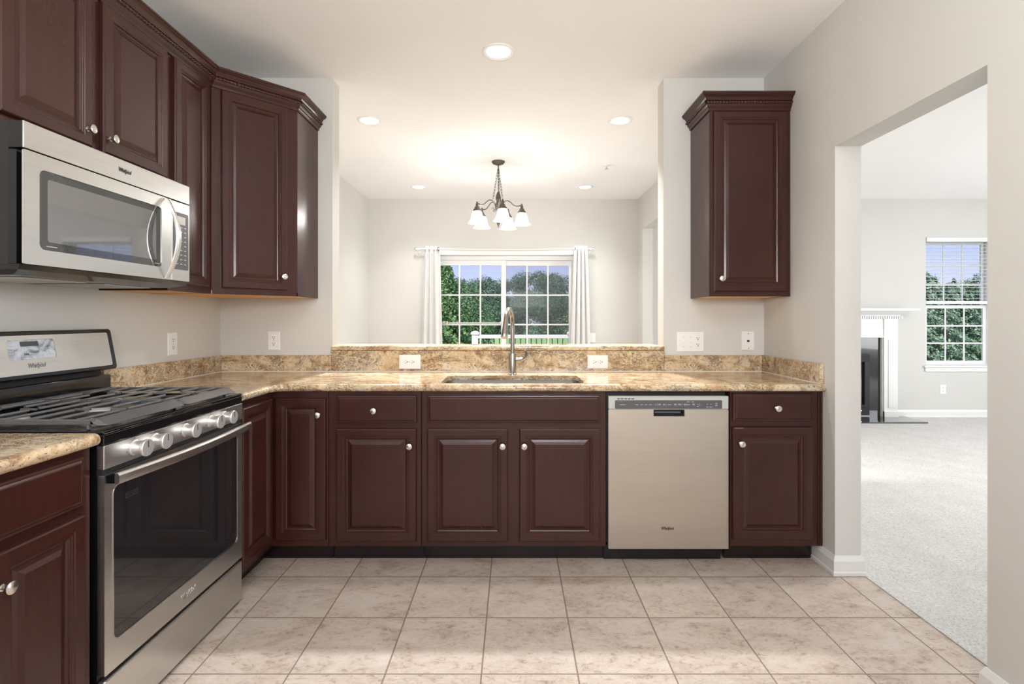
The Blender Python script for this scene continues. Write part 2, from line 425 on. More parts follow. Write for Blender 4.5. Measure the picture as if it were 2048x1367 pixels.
def rrect(u0, u1, v0, v1, r, seg=5):
    out = []
    for (cx, cy, a0) in ((u1 - r, v1 - r, 0), (u0 + r, v1 - r, 90), (u0 + r, v0 + r, 180), (u1 - r, v0 + r, 270)):
        for k in range(seg + 1):
            a = math.radians(a0 + 90 * k / seg); out.append((cx + r * math.cos(a), cy + r * math.sin(a)))
    return out
def rect(u0, u1, v0, v1): return [(u0, v0), (u1, v0), (u1, v1), (u0, v1)]
def tag(o, label, cat, group=None, kind=None):
    o['label'] = label; o['category'] = cat
    if group: o['group'] = group
    if kind: o['kind'] = kind
    return o
def thing(name, label, cat, loc=(0, 0, 0), group=None):
    o = bpy.data.objects.new(name, None); COL.objects.link(o); o.location = loc; o.empty_display_size = 0.1
    WM[o.name] = Matrix.Translation(Vector(loc))
    return tag(o, label, cat, group)
def struct(mb, name, mat, parent=None, smooth=False):
    o = mb.build(name, mat, parent, smooth)
    if parent is None: o['kind'] = 'structure'
    return o
def lettering(name, body, F, size, mat, parent, shear=0.25, ext=0.0006, align='CENTER'):
    c = bpy.data.curves.new(name, 'FONT'); c.body = body; c.size = size; c.shear = shear; c.extrude = ext
    c.align_x = align; c.align_y = 'CENTER'; c.space_character = 0.92; c.resolution_u = 3; c.offset = size * 0.012
    t = bpy.data.objects.new(name, c); COL.objects.link(t)
    dg = bpy.context.evaluated_depsgraph_get()
    me = bpy.data.meshes.new_from_object(t.evaluated_get(dg)); bpy.data.objects.remove(t)
    me.transform(WM[parent.name].inverted() @ F)
    me.materials.clear(); me.materials.append(M[mat])
    o = bpy.data.objects.new(name, me); COL.objects.link(o); o.parent = parent; WM[o.name] = WM[parent.name].copy()
    return o
def maker_logo(F, wid, mat, parent):
    """The italic maker's lettering with the looped swoosh across it."""
    lettering('logo_lettering', 'Whirlpool', F @ Matrix.Diagonal((0.76, 1, 1, 1)), wid * 0.33, mat, parent, 0.3)
    s = MB(F); pts = []
    for k in range(26):
        a = math.radians(-150 + 330 * k / 25)
        u = 0.20 * wid * math.cos(a); v = 0.07 * wid * math.sin(a)
        pts.append((0.10 * wid + u * 0.92 - v * 0.3, -0.02 * wid + v + u * 0.60, 0.0005))
    s.tube(pts, [wid * 0.0055 * (0.4 + math.sin(PI * k / 25)) for k in range(26)], 6)
    s.build('logo_swoosh', mat, parent)

# ------------------------------------------------------------------ room shell
XL, XR, XR2 = -1.832, 1.56, 1.686
YB, YB2, YF, YF2 = 3.195, 3.318, 6.44, 6.58
YR = -2.6; XE = 7.6; ZC = 2.743
b = MB(); b.box(XL - 0.1, XR2 + 0.006, YR, YF, -0.05, 0.0); struct(b, 'floor', 'tile')
b = MB(); b.box(XR2 + 0.006, XE, YR, YF, -0.05, 0.004); struct(b, 'floor_living', 'carpet')
b = MB(); b.box(XL - 0.1, XE + 0.1, YR - 0.1, YF2, ZC, ZC + 0.12); struct(b, 'ceiling', 'ceil')
b = MB(); b.box(XL - 0.12, XL, YR - 0.1, YF2, -0.05, ZC); struct(b, 'wall_left', 'wall')
b = MB()
b.box(XL, -1.133, YB, YB2, 0, ZC); b.box(0.933, XR, YB, YB2, 0, ZC); b.box(-1.133, 0.933, YB, YB2, 0, 1.044)
struct(b, 'wall_back', 'wall')
b = MB()
b.box(XR, XR2, YR, 1.687, 0, ZC); b.box(XR, XR2, 1.687, 2.488, 2.080, ZC); b.box(XR, XR2, 2.488, 3.9, 0, ZC)
b.box(XR, XR2, 3.9, 6.217, 2.334, ZC); b.box(XR, XR2, 6.217, YF, 0, ZC)
struct(b, 'wall_right', 'wall')
DX0, DX1, DZ = -1.05, 0.782, 2.035                 # sliding door opening
W1 = (5.18, 6.05); W2 = (1.95, 2.82); WZ0, WZ1 = 0.64, 2.262
b = MB(F_front(0, YF2)); t_ = YF2 - YF
b.plate([(XL - 0.1, -0.05), (DX0, -0.05), (DX0, DZ), (DX1, DZ), (DX1, -0.05), (XE + 0.1, -0.05), (XE + 0.1, ZC), (XL - 0.1, ZC)],
        [rect(W1[0], W1[1], WZ0, WZ1), rect(W2[0], W2[1], WZ0, WZ1)], 0, t_)
struct(b, 'wall_far', 'wall')
b = MB(frame((XE, 0, 0), (0, 1, 0), (0, 0, 1), (1, 0, 0)))
b.plate(rect(YR - 0.1, YF, -0.05, ZC), [rect(0.8, 4.4, 0.6, 2.4)], 0, 0.1); struct(b, 'wall_living_side', 'wall')  # unseen opening invented to let sky light into the living room
b = MB(frame((0, YR - 0.1, 0), (1, 0, 0), (0, 0, 1), (0, 1, 0)))
b.plate(rect(XL - 0.1, XE + 0.1, -0.05, ZC), [rect(-1.2, 1.4, 1.0, 2.3)], 0, 0.1); struct(b, 'wall_rear', 'wall')  # unseen rear opening added so sky light reaches the kitchen

BASE = [(0, 0), (0.018, 0), (0.018, 0.016), (0.0145, 0.022), (0.0145, 0.070), (0.011, 0.078), (0.008, 0.086), (0.005, 0.094), (0, 0.094)]
def baseboard(name, path):
    b = MB(); b.sweep(path, BASE); struct(b, name, 'trim')
baseboard('baseboard_right', [(XR, 2.66), (XR, 2.488), (XR2, 2.488), (XR2, 3.85)])
baseboard('baseboard_right.001', [(XR, YR), (XR, 1.687), (XR2, 1.687), (XR2, YR)][::-1])
baseboard('baseboard_far', [(XR2 + 0.01, YF), (3.22, YF)])
baseboard('baseboard_far.001', [(4.79, YF), (XE, YF)])
baseboard('baseboard_far.002', [(XL, YF), (-1.12, YF)])
baseboard('baseboard_left', [(XL, 3.33), (XL, YF)])

# ------------------------------------------------------------------ sliding glass door
d = MB(F_front(0, YF))
d.plate([(DX0 - 0.062, 0.0), (DX0 - 0.062, DZ + 0.062), (DX1 + 0.062, DZ + 0.062), (DX1 + 0.062, 0.0), (DX1 + 0.003, 0.0), (DX1 + 0.003, DZ + 0.003), (DX0 - 0.003, DZ + 0.003), (DX0 - 0.003, 0.0)], [], 0.0, 0.018)
struct(d, 'trim_1', 'trim')
d = MB(F_front(0, YF + 0.10))
d.plate([(DX0 + 0.002, 0), (DX0 + 0.002, DZ - 0.002), (DX1 - 0.002, DZ - 0.002), (DX1 - 0.002, 0)], [rect(DX0 + 0.045, DX1 - 0.045, 0.04, DZ - 0.055)], -0.03, 0.06)
door1 = struct(d, 'door_1', 'vinyl')
def slider(u0, u1, y, uc, z0=0.045, z1=DZ - 0.057):
    g0, g1, h0, h1 = uc[0], uc[1], 0.10, 1.915
    m = MB(F_front(0, y)); m.plate(rect(u0, u1, z0, z1), [rect(g0, g1, h0, h1)], -0.014, 0.014)
    sash = m.build('sash', 'vinyl', door1)
    m = MB(F_front(0, y)); m.box(g0 + 0.0005, g1 - 0.0005, h0 + 0.0005, h1 - 0.0005, -0.003, 0.003); m.build('pane', 'pane', sash)
    m = MB(F_front(0, y))
    for k in (1, 2):
        c = g0 + (g1 - g0) * k / 3; m.box(c - 0.009, c + 0.009, h0, h1, 0.0035, 0.010)
    nrow = 5; st = 0.3755
    for k in range(1, nrow):
        z = h1 - st * k; m.box(g0, g1, z - 0.009, z + 0.009, 0.0032, 0.0098)
    m.build('muntin_grid', 'vinyl', sash)
    return sash
slider(DX0 + 0.047, -0.105, YF + 0.065, (-0.958, -0.160))
sl2 = slider(-0.165, DX1 - 0.047, YF + 0.105, (-0.102, 0.700))
m = MB(F_front(0, YF + 0.132)); m.box(-0.13, 0.72, 0.06, 1.955, -0.0006, 0.0006); m.build('insect_screen', 'screen', door1)
m = MB(); m.tube([(-0.99, YF + 0.035, 1.185), (-0.16, YF + 0.035, 1.185)], 0.009, 8); m.box(-0.175, -0.15, YF + 0.026, YF + 0.05, 1.165, 1.205)
m.box(-0.855, -0.835, YF + 0.024, YF + 0.046, 1.168, 1.205)
m.build('security_bar', 'lightgrey', door1)

# ------------------------------------------------------------------ living-room windows
def window(name, x0, x1):
    yy = YF + 0.105; w_ = x1 - x0
    m = MB(F_front(x0, yy)); m.plate(rect(0.001, w_ - 0.001, WZ0 + 0.001, WZ1 - 0.001), [rect(0.035, w_ - 0.035, WZ0 + 0.024, WZ1 - 0.035)], -0.03, 0.03)
    fr = struct(m, name, 'vinyl')
    mid = 1.39
    for (z0, z1, off) in ((WZ0 + 0.025, mid + 0.02, 0.012), (mid - 0.02, WZ1 - 0.036, -0.014)):
        m = MB(F_front(x0, yy)); m.plate(rect(0.036, w_ - 0.036, z0, z1), [rect(0.078, w_ - 0.078, z0 + 0.04, z1 - 0.04)], off - 0.011, off + 0.011)
        sa = m.build('sash', 'vinyl', fr)
        m = MB(F_front(x0, yy)); m.box(0.0785, w_ - 0.0785, z0 + 0.0405, z1 - 0.0405, off - 0.003, off + 0.003); m.build('pane', 'pane', sa)
        m = MB(F_front(x0, yy))
        for k in (1, 2):
            u = 0.078 + (w_ - 0.156) * k / 3; m.box(u - 0.009, u + 0.009, z0 + 0.04, z1 - 0.04, off + 0.0035, off + 0.0095)
            z = z0 + 0.04 + (z1 - z0 - 0.08) * k / 3; m.box(0.078, w_ - 0.078, z - 0.009, z + 0.009, off + 0.0032, off + 0.0092)
        m.build('muntin_grid', 'vinyl', sa)
    m = MB(); m.box(x0 - 0.03, x1 + 0.03, YF - 0.028, YF - 0.001, WZ0 - 0.012, WZ0 + 0.012, 0.004); m.box(x0 + 0.001, x1 - 0.001, YF - 0.001, yy - 0.031, WZ0 + 0.0005, WZ0 + 0.012)
    m.box(x0 - 0.015, x1 + 0.015, YF - 0.014, YF - 0.0005, WZ0 - 0.065, WZ0 - 0.012, 0.003)
    m.build('window_sill', 'trim', fr)
    return fr
window('window_1', *W1); window('window_2', *W2)
def blind(x0, x1, zb, label):
    t = thing('window_blind', label, 'blind', ((x0 + x1) / 2, YF + 0.03, zb))
    m = MB(); m.box(x0 + 0.004, x1 - 0.004, YF - 0.012, YF + 0.05, WZ1 - 0.055, WZ1 - 0.002, 0.003); m.build('headrail', 'trim', t)
    m = MB(); z = WZ1 - 0.085
    while z > zb + 0.05:
        m.box(x0 + 0.008, x1 - 0.008, YF + 0.006, YF + 0.052, z, z + 0.0028); z -= 0.0455
    m.build('slats', 'trim', t)
    m = MB(); m.box(x0 + 0.008, x1 - 0.008, YF + 0.004, YF + 0.054, zb, zb + 0.035, 0.004); m.build('bottom_rail', 'trim', t)
    m = MB()
    for u in (0.12, 0.5, 0.88):
        x = x0 + (x1 - x0) * u
        for y in (YF + 0.004, YF + 0.053): m.tube([(x, y, WZ1 - 0.06), (x, y, zb + 0.03)], 0.001, 5)
    m.build('ladder_cord', 'trim', t)
blind(W1[0], W1[1], 1.425, 'white slatted blind lowered over the upper sash of window beside the fireplace')
blind(W2[0], W2[1], 1.425, 'white slatted blind on the living room window, seen only as reflection in microwave glass')

# ------------------------------------------------------------------ cabinet builders
DOOR = [(0, 0.0), (0, 0.012), (0.002, 0.0165), (0.006, 0.019), (0.035, 0.019), (0.037, 0.0165), (0.042, 0.0165), (0.0435, 0.0145),
        (0.0475, 0.0145), (0.050, 0.0095), (0.055, 0.0075), (0.058, 0.0075), (0.068, 0.0105), (0.078, 0.0165), (0.080, 0.0178)]
DRAW = [(0, 0.0), (0, 0.010), (0.002, 0.0135), (0.007, 0.0145), (0.0095, 0.0145), (0.014, 0.0180), (0.017, 0.019)]
KNOB = [(0.0085, 0.0), (0.0085, 0.0015), (0.0055, 0.003), (0.005, 0.012), (0.0075, 0.0155), (0.0145, 0.018), (0.0158, 0.021), (0.0150, 0.0245), (0.0100, 0.027), (0.0, 0.0275)]
def knob(F, u, v, par, w=0.0189):
    k = MB(F); k.lathe(KNOB, Matrix.Translation((u, v, w)), 18); return k.build('knob', 'nickel', par, True, 50)
def door(F, u0, u1, v0, v1, root, kn=None, name='door'):
    m = MB(F); m.rings(u0, u1, v0, v1, [(i, w + 0.0006) for (i, w) in DOOR]); o = m.build(name, 'wood', root)
    if kn: knob(F, kn[0], kn[1], o)
    return o
def drawer(F, u0, u1, v0, v1, root, kn=None, name='drawer_front'):
    m = MB(F); m.rings(u0, u1, v0, v1, [(i, w + 0.0006) for (i, w) in DRAW]); o = m.build(name, 'wood', root)
    if kn: knob(F, kn[0], kn[1], o)
    return o
BD = 0.605
def base_body(F, w, root, kick=True, k0=0.0, k1=None):
    m = MB(F); t = 0.016
    m.box(0.001, w - 0.001, 0.096, 0.8765, -0.019, 0.0)
    for u in (0.001, w - 0.001 - t): m.box(u, u + t, 0.096, 0.8765, -BD, -0.019)
    m.box(0.001 + t, w - 0.001 - t, 0.10, 0.116, -BD, -0.019); m.box(0.001 + t, w - 0.001 - t, 0.116, 0.8765, -BD, -BD + 0.008)
    m.build('body', 'wood', root)
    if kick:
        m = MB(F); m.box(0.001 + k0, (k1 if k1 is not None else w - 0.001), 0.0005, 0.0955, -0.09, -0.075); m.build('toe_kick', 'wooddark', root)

YFACE = 2.585
# drawer-over-door cabinet
X0 = -0.934; Fb = F_front(X0, YFACE)
t = thing('base_cabinet', 'dark cherry base cabinet with knobbed drawer over one door, between corner and sink cabinets', 'cabinet', (X0 + 0.23, YFACE + 0.3, 0))
base_body(Fb, 0.466, t)
drawer(Fb, 0.042, 0.444, 0.720, 0.858, t, (0.233, 0.783))
door(Fb, 0.041, 0.443, 0.124, 0.691, t, (0.412, 0.606))
# sink cabinet
X0 = -0.466; Fb = F_front(X0, YFACE)
t = thing('sink_base_cabinet', 'wide dark cherry sink base cabinet with blank drawer front over two doors', 'cabinet', (X0 + 0.46, YFACE + 0.3, 0))
base_body(Fb, 0.930, t)
drawer(Fb, 0.030, 0.897, 0.720, 0.858, t, None, 'false_drawer_front')
door(Fb, 0.030, 0.435, 0.124, 0.691, t, (0.409, 0.606)); door(Fb, 0.493, 0.897, 0.124, 0.691, t, (0.517, 0.606))
# end cabinet
X0 = 1.090; Fb = F_front(X0, YFACE); wd = XR - X0 - 0.001
t = thing('base_cabinet', 'dark cherry base cabinet with a chipped door edge between dishwasher and doorway', 'cabinet', (X0 + 0.23, YFACE + 0.3, 0))
base_body(Fb, wd, t, True, 0.0, 0.448)
drawer(Fb, 0.010, 0.412, 0.729, 0.866, t, (0.226, 0.795))
o = door(Fb, 0.009, 0.412, 0.133, 0.699, t, (0.046, 0.618))
m = MB(Fb); m.box(0.014, 0.060, 0.6935, 0.6965, 0.0182, 0.0198, 0.0006, 1); m.build('worn_edge', 'wornwood', o)
m = MB(Fb)
for u in (wd - 0.026, wd - 0.014): m.box(u, u + 0.006, 0.10, 0.872, 0.0, 0.006, 0.002)
m.build('filler_strip', 'wood', t)
# lazy-susan corner cabinet
t = thing('corner_base_cabinet', 'dark cherry corner base cabinet with two narrow doors meeting at right angles beside the range', 'cabinet', (-1.5, 2.85, 0))
m = MB(); m.prism([(-1.826, 2.262), (-1.222, 2.262), (-1.222, 2.585), (-0.936, 2.585), (-0.936, 3.190), (-1.826, 3.190)], 0.096, 0.8765); m.build('body', 'wood', t)
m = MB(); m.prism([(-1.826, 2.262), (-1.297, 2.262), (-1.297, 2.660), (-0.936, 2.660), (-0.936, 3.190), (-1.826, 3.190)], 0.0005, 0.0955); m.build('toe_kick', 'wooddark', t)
Fl = F_left(-1.222, 2.262); door(Fl, 0.012, 0.296, 0.132, 0.844, t)
Fr = F_front(-1.222, 2.585); door(Fr, 0.024, 0.276, 0.132, 0.844, t, (0.242, 0.762))
# near cabinet beside range
Fl = F_left(-1.222, 0.865)
t = thing('base_cabinet', 'dark cherry base cabinet under the short granite counter at the near end of range', 'cabinet', (-1.5, 1.17, 0))
base_body(Fl, 0.610, t)
drawer(Fl, 0.025, 0.290, 0.720, 0.858, t, (0.16, 0.785)); drawer(Fl, 0.315, 0.575, 0.720, 0.858, t)
door(Fl, 0.025, 0.290, 0.124, 0.695, t, (0.235, 0.612)); door(Fl, 0.315, 0.575, 0.124, 0.695, t, (0.338, 0.612))

# ---- wall cabinets
ZU0, ZU1 = 1.368, 2.437
def wall_body(F, w, depth, z0, z1, root, bottom=True):
    m = MB(F); tk = 0.016
    m.box(0.0008, w - 0.0008, z0, z1, -0.019, 0.0)
    for u in (0.0008, w - 0.0008 - tk): m.box(u, u + tk, z0, z1, -depth, -0.019)
    m.box(0.0008 + tk, w - 0.0008 - tk, z1 - 0.012, z1, -depth, -0.019); m.box(0.0008 + tk, w - 0.0008 - tk, z0 + 0.03, z1 - 0.012, -depth, -depth + 0.006)
    m.build('body', 'wood', root)
    m = MB(F); m.box(0.0008 + tk, w - 0.0008 - tk, z0 + 0.001, z0 + 0.026, -depth, -0.0192); m.build('bottom_panel', 'mapleraw', root)
XU = -1.527; DU = 0.302
Fl = F_left(XU, 1.478)
t = thing('wall_cabinet', 'short dark cherry wall cabinet with two doors directly above the microwave', 'cabinet', (-1.68, 1.87, 1.832))
wall_body(Fl, 0.777, DU, 1.832, ZU1, t)
door(Fl, 0.024, 0.358, 1.855, 2.41, t, (0.333, 1.914)); door(Fl, 0.407, 0.755, 1.855, 2.41, t, (0.436, 1.914))
Fl = F_left(XU, 2.256)
t = thing('wall_cabinet', 'narrow tall dark cherry wall cabinet with one door between microwave and corner cabinet', 'cabinet', (-1.68, 2.42, ZU0))
wall_body(Fl, 0.326, DU, ZU0, ZU1, t)
door(Fl, 0.028, 0.287, 1.40, 2.41, t, (0.052, 1.47))
# diagonal corner cabinet
A = (-1.527, 2.584); B = (-1.222, 2.889)
t = thing('corner_wall_cabinet', 'dark cherry diagonal corner wall cabinet with one tall door beside the pass-through opening', 'cabinet', (-1.55, 2.9, ZU0))
m = MB(); m.prism([(-1.829, 2.584), A, B, (-1.222, 3.192), (-1.829, 3.192)], ZU0 + 0.02, ZU1); o = m.build('body', 'wood', t)
m = MB(); m.prism([(-1.829, 2.586), (-1.535, 2.586), (-1.232, 2.889), (-1.232, 3.190), (-1.829, 3.190)], ZU0 + 0.001, ZU0 + 0.0199); m.build('bottom_panel', 'mapleraw', t)
Fd = frame((A[0], A[1], 0), (0.7071, 0.7071, 0), (0, 0, 1), (0.7071, -0.7071, 0))
m = MB(Fd); m.box(0.004, 0.427, ZU0, ZU0 + 0.0199, -0.018, 0.0)
m.F = I4.copy(); m.box(-1.238, -1.222, 2.895, 3.192, ZU0, ZU0 + 0.0199)
m.build('bottom_rail', 'wood', t)
door(Fd, 0.042, 0.372, 1.40, 2.41, t, (0.347, 1.472))
# right single wall cabinet
Fr = F_front(1.10, 2.889)
t = thing('wall_cabinet', 'dark cherry wall cabinet with one door hanging alone above the phone jack beside doorway', 'cabinet', (1.33, 3.04, ZU0))
wall_body(Fr, XR - 1.10 - 0.001, DU, ZU0, ZU1, t)
door(Fr, 0.024, 0.432, 1.396, 2.408, t, (0.060, 1.466))

# ---- crown mouldings with rope bead
CROWN = [(0.0, -0.024), (0.006, -0.024), (0.0075, -0.019), (0.008, -0.013), (0.0115, -0.007), (0.016, -0.003), (0.0185, 0.001), (0.0195, 0.006), (0.0205, 0.0085),
         (0.0205, 0.0265), (0.026, 0.028), (0.0275, 0.032), (0.031, 0.039), (0.0375, 0.0455), (0.045, 0.049), (0.0485, 0.0515), (0.0485, 0.0555), (0.053, 0.058), (0.0545, 0.0625), (0.052, 0.068), (0.0, 0.068)]
def offset_path(path, o):
    P = [Vector(p) for p in path]; n = len(P); D = [(P[i + 1] - P[i]).normalized() for i in range(n - 1)]; out = []
    for i in range(n):
        a, b_ = D[max(i - 1, 0)], D[min(i, n - 2)]; n0 = Vector((a.y, -a.x)); n1 = Vector((b_.y, -b_.x)); m_ = n0 + n1; m_ = m_ / m_.dot(n0)
        out.append(P[i] + m_ * o)
    return out
def crown(path, label, loc):
    t = thing('crown_molding', label, 'molding', loc)
    m = MB(); m.sweep(path, [(o_, ZU1 + z) for o_, z in CROWN]); m.build('molding', 'wood', t, True, 25)
    m = MB(); P = offset_path(path, 0.0225); z0 = ZU1 + 0.0175; seg = 12
    for a, b_ in zip(P, P[1:]):
        L = (b_ - a).length; n = max(2, int(L / 0.0022)); dr = (b_ - a).normalized(); nr = Vector((dr.y, -dr.x)); prev = None
        for i in range(n + 1):
            s_ = L * i / n; c = a + dr * s_; ring = []
            for k in range(seg):
                th = 2 * PI * k / seg; r = 0.0076 * (1 + 0.20 * math.cos(3 * (th - s_ * 2 * PI / 0.052)))
                q = c + nr * (r * math.cos(th)); ring.append(m.v((q.x, q.y, z0 + r * math.sin(th))))
            if prev:
                for k in range(seg): m.face([prev[k], prev[(k + 1) % seg], ring[(k + 1) % seg], ring[k]])
            prev = ring
    m.build('rope_bead', 'wood', t, True, 60)
crown([(XU, 1.478), (XU, 2.584), (-1.222, 2.889), (-1.222, 3.194)], 'dark cherry crown molding with rope bead running over microwave and corner wall cabinets', (XU, 2.2, ZU1))
crown([(1.10, 3.194), (1.10, 2.889), (XR - 0.001, 2.889)], 'short dark cherry crown molding with rope bead atop the lone wall cabinet', (1.3, 2.9, ZU1))

# ------------------------------------------------------------------ granite
ZT = 0.914; ZB_ = 0.8775; RB = 0.018
def bull():
    out = [(-0.001, ZB_)]; h = (ZT - ZB_) / 2; c = (ZT + ZB_) / 2
    for k in range(9):
        a = -PI / 2 + PI * k / 8; out.append((RB * math.cos(a), c + h * math.sin(a)))
    out.append((-0.001, ZT)); return out
fx, fy = -1.208, 2.573; fr_ = 0.07
fil = [(fx + fr_ - fr_ * math.cos(math.radians(a)), fy - fr_ + fr_ * math.sin(math.radians(a))) for a in (0, 15, 30, 45, 60, 75, 90)]
front = [(fx, 2.258)] + fil + [(XR - 0.0005, fy)]
SK = (-0.378, 0.362, 2.608, 2.952)
t = thing('countertop', 'polished golden brown granite L-shaped countertop around the sink', 'countertop', (0, 2.88, ZB_))
m = MB(); hole = rrect(SK[0], SK[1], SK[2], SK[3], 0.035)
m.plate(front + [(XR - 0.0005, YB - 0.0005), (XL + 0.0005, YB - 0.0005), (XL + 0.0005, 2.258)], [hole], 0.8885, ZT)
m.plate(front + [(XR - 0.0005, YB - 0.0005), (XL + 0.0005, YB - 0.0005), (XL + 0.0005, 2.258)], [rrect(SK[0] - 0.03, SK[1] + 0.03, SK[2] - 0.03, SK[3] + 0.03, 0.05)], ZB_, 0.8885); m.build('slab', 'granite', t)
m = MB(); m.sweep(front, bull()); m.build('bullnose_edge', 'granite', t, True)
t = thing('countertop', 'short polished granite countertop at the near end of the range', 'countertop', (-1.5, 1.17, ZB_))
m = MB(); m.box(XL + 0.0005, fx, 0.865, 1.474, ZB_, ZT); m.build('slab', 'granite', t)
m = MB(); m.sweep([(fx, 0.865), (fx, 1.474)], bull()); m.build('bullnose_edge', 'granite', t, True)

def splash(label, x0, x1, y0, y1, z1, caulk):
    t = thing('backsplash', label, 'backsplash', ((x0 + x1) / 2, (y0 + y1) / 2, ZT))
    m = MB(); m.box(x0, x1, y0, y1, ZT + 0.0006, z1, 0.0015, 1); m.build('slab', 'granite', t)
    m = MB(); m.box(*caulk, ZT + 0.0002, ZT + 0.004); m.build('caulk_line', 'caulk', t)
ZS = 1.0156
splash('low granite backsplash against the wall beside the range', XL + 0.001, XL + 0.021, 2.262, YB - 0.024, ZS, (XL + 0.021, XL + 0.024, 2.262, YB - 0.024))
splash('low granite backsplash below the outlet under the corner wall cabinet', XL + 0.001, -1.134, YB - 0.022, YB - 0.001, ZS, (XL + 0.024, -1.134, YB - 0.025, YB - 0.022))
splash('tall granite backsplash behind the faucet under the pass-through ledge', -1.133, 0.932, YB - 0.022, YB - 0.001, 1.0435, (-1.133, 0.932, YB - 0.025, YB - 0.022))
splash('low granite backsplash below the switch plate and phone jack', 0.933, XR - 0.022, YB - 0.022, YB - 0.001, ZS, (0.933, XR - 0.025, YB - 0.025, YB - 0.022))
splash('low granite side backsplash against the doorway wall', XR - 0.021, XR - 0.001, 2.576, YB - 0.001, ZS, (XR - 0.024, XR - 0.021, 2.576, YB - 0.025))
m = MB(); m.box(-1.1325, 0.9325, 3.163, 3.410, 1.0445, 1.0745, 0.009, 3)
tag(m.build('pass_through_ledge', 'granite', None, True), 'long granite ledge capping the half wall under pass-through opening', 'ledge')

# ------------------------------------------------------------------ sink and faucet
t = thing('sink', 'undermount stainless steel sink set into the granite counter', 'sink', (-0.008, 2.79, 0.68))
m = MB()
lo = rrect(SK[0] - 0.004, SK[1] + 0.004, SK[2] - 0.004, SK[3] + 0.004, 0.038)
fl = rrect(SK[0] - 0.022, SK[1] + 0.022, SK[2] - 0.022, SK[3] + 0.022, 0.05)
bt = rrect(SK[0] + 0.012, SK[1] - 0.012, SK[2] + 0.012, SK[3] - 0.012, 0.06)
bt2 = rrect(SK[0] + 0.03, SK[1] - 0.03, SK[2] + 0.03, SK[3] - 0.03, 0.05)
m.loft([[(x, y, 0.8876) for x, y in fl], [(x, y, 0.8876) for x, y in lo], [(x, y, 0.72) for x, y in lo], [(x, y, 0.69) for x, y in bt], [(x, y, 0.682) for x, y in bt2]], False, True)
m.build('basin', 'sinksteel', t, True)
m = MB(); m.lathe([(0.052, 0.6825), (0.052, 0.685), (0.040, 0.6855), (0.038, 0.683), (0.0, 0.683)], Matrix.Translation((-0.008, 2.80, 0)), 24); m.build('drain', 'chrome', t, True)

t = thing('faucet', 'tall brushed nickel pull-down faucet with curved spout behind the sink', 'faucet', (-0.009, 3.035, ZT))
m = MB(); C_ = Matrix.Translation((-0.009, 3.035, ZT))
m.lathe([(0.0255, 0.0004), (0.0255, 0.004), (0.0228, 0.006), (0.0228, 0.118), (0.0215, 0.124), (0.0125, 0.1255)], C_, 28); m.build('faucet_body', 'faucet', t, True)
pts = [(-0.009, 3.035, ZT + 0.124)]
for k in range(6): pts.append((-0.009, 3.035, ZT + 0.124 + 0.027 * (k + 1)))
dirv = Vector((-0.20, -0.98, 0)).normalized(); R_ = 0.096; zc = ZT + 0.286
for k in range(1, 17):
    a = PI * k / 16 * 0.90
    q = Vector((-0.009, 3.035, zc)) + dirv * (R_ - R_ * math.cos(a)) + Vector((0, 0, R_ * math.sin(a))); pts.append(tuple(q))
m = MB(); m.tube(pts, 0.0125, 16); m.build('spout', 'faucet', t, True)
e1 = Vector(pts[-1]); dn = (Vector(pts[-1]) - Vector(pts[-2])).normalized()
m = MB(); m.tube([e1, e1 + dn * 0.004, e1 + dn * 0.040, e1 + dn * 0.080, e1 + dn * 0.096, e1 + dn * 0.100], [0.0132, 0.0142, 0.0152, 0.0190, 0.0195, 0.0175], 20); sh = m.build('spray_head', 'faucet', t, True)
m = MB()
for q in (0.044, 0.060):
    m = MB(); c = e1 + dn * q + Vector((0.0158, 0.004, 0)); m.box(c.x - 0.001, c.x + 0.003, c.y - 0.003, c.y + 0.003, c.z - 0.005, c.z + 0.005, 0.001, 1); m.build('spray_button', 'matteblack', sh)
m = MB(); Lx = frame((-0.009 + 0.020, 3.035, ZT + 0.088), (0, 1, 0), (0, 0, 1), (1, 0, 0))
m.lathe([(0.0135, 0.0), (0.0135, 0.034), (0.012, 0.037), (0.0, 0.038)], Lx, 20)
m.tube([(0.035, 3.03, 1.002), (0.052, 3.022, 1.004), (0.066, 3.012, 1.014), (0.073, 3.004, 1.030), (0.070, 2.998, 1.046), (0.064, 2.995, 1.054)], [0.009, 0.0085, 0.0075, 0.007, 0.0062, 0.0055], 10)
m.build('lever', 'faucet', t, True)

# ------------------------------------------------------------------ dishwasher
xd = 0.478; Fd_ = F_front(xd, 2.592); wd = 0.608
t = thing('dishwasher', 'stainless steel dishwasher under the granite counter between dark cabinets', 'dishwasher', (xd + wd / 2, 2.88, 0))
m = MB(Fd_); m.box(-0.006, wd - 0.004, 0.10, 0.868, -0.57, -0.032); m.build('tub', 'matteblack', t)
m = MB(Fd_); m.plate(rrect(0, wd, 0.0785, 0.784, 0.004, 2), [rrect(0.228, 0.386, 0.748, 0.783, 0.006, 3)], -0.030, 0.0); dd = m.build('door_panel', 'steelwarm', t)
m = MB(Fd_); m.rings(0.2285, 0.3855, 0.7485, 0.7825, [(0, 0.0008), (0.002, 0.0008), (0.003, -0.001), (0.013, -0.022)], True, False); m.build('handle_pocket', 'pocket', dd)
m = MB(Fd_); m.box(0.0, wd, 0.785, 0.8515, -0.03, 0.002, 0.003); cp = m.build('control_console', 'lightgrey', t)
m = MB(Fd_); m.plate(rrect(0.033, 0.574, 0.788, 0.8305, 0.004, 3), [], 0.0021, 0.0036); m.build('control_panel', 'grey', cp)
m = MB(Fd_)
for k in range(5): m.box(0.044 + k * 0.018, 0.058 + k * 0.018, 0.8355, 0.840, 0.0022, 0.0030)
m.build('vent_slots', 'slot', cp)
m = MB(Fd_)
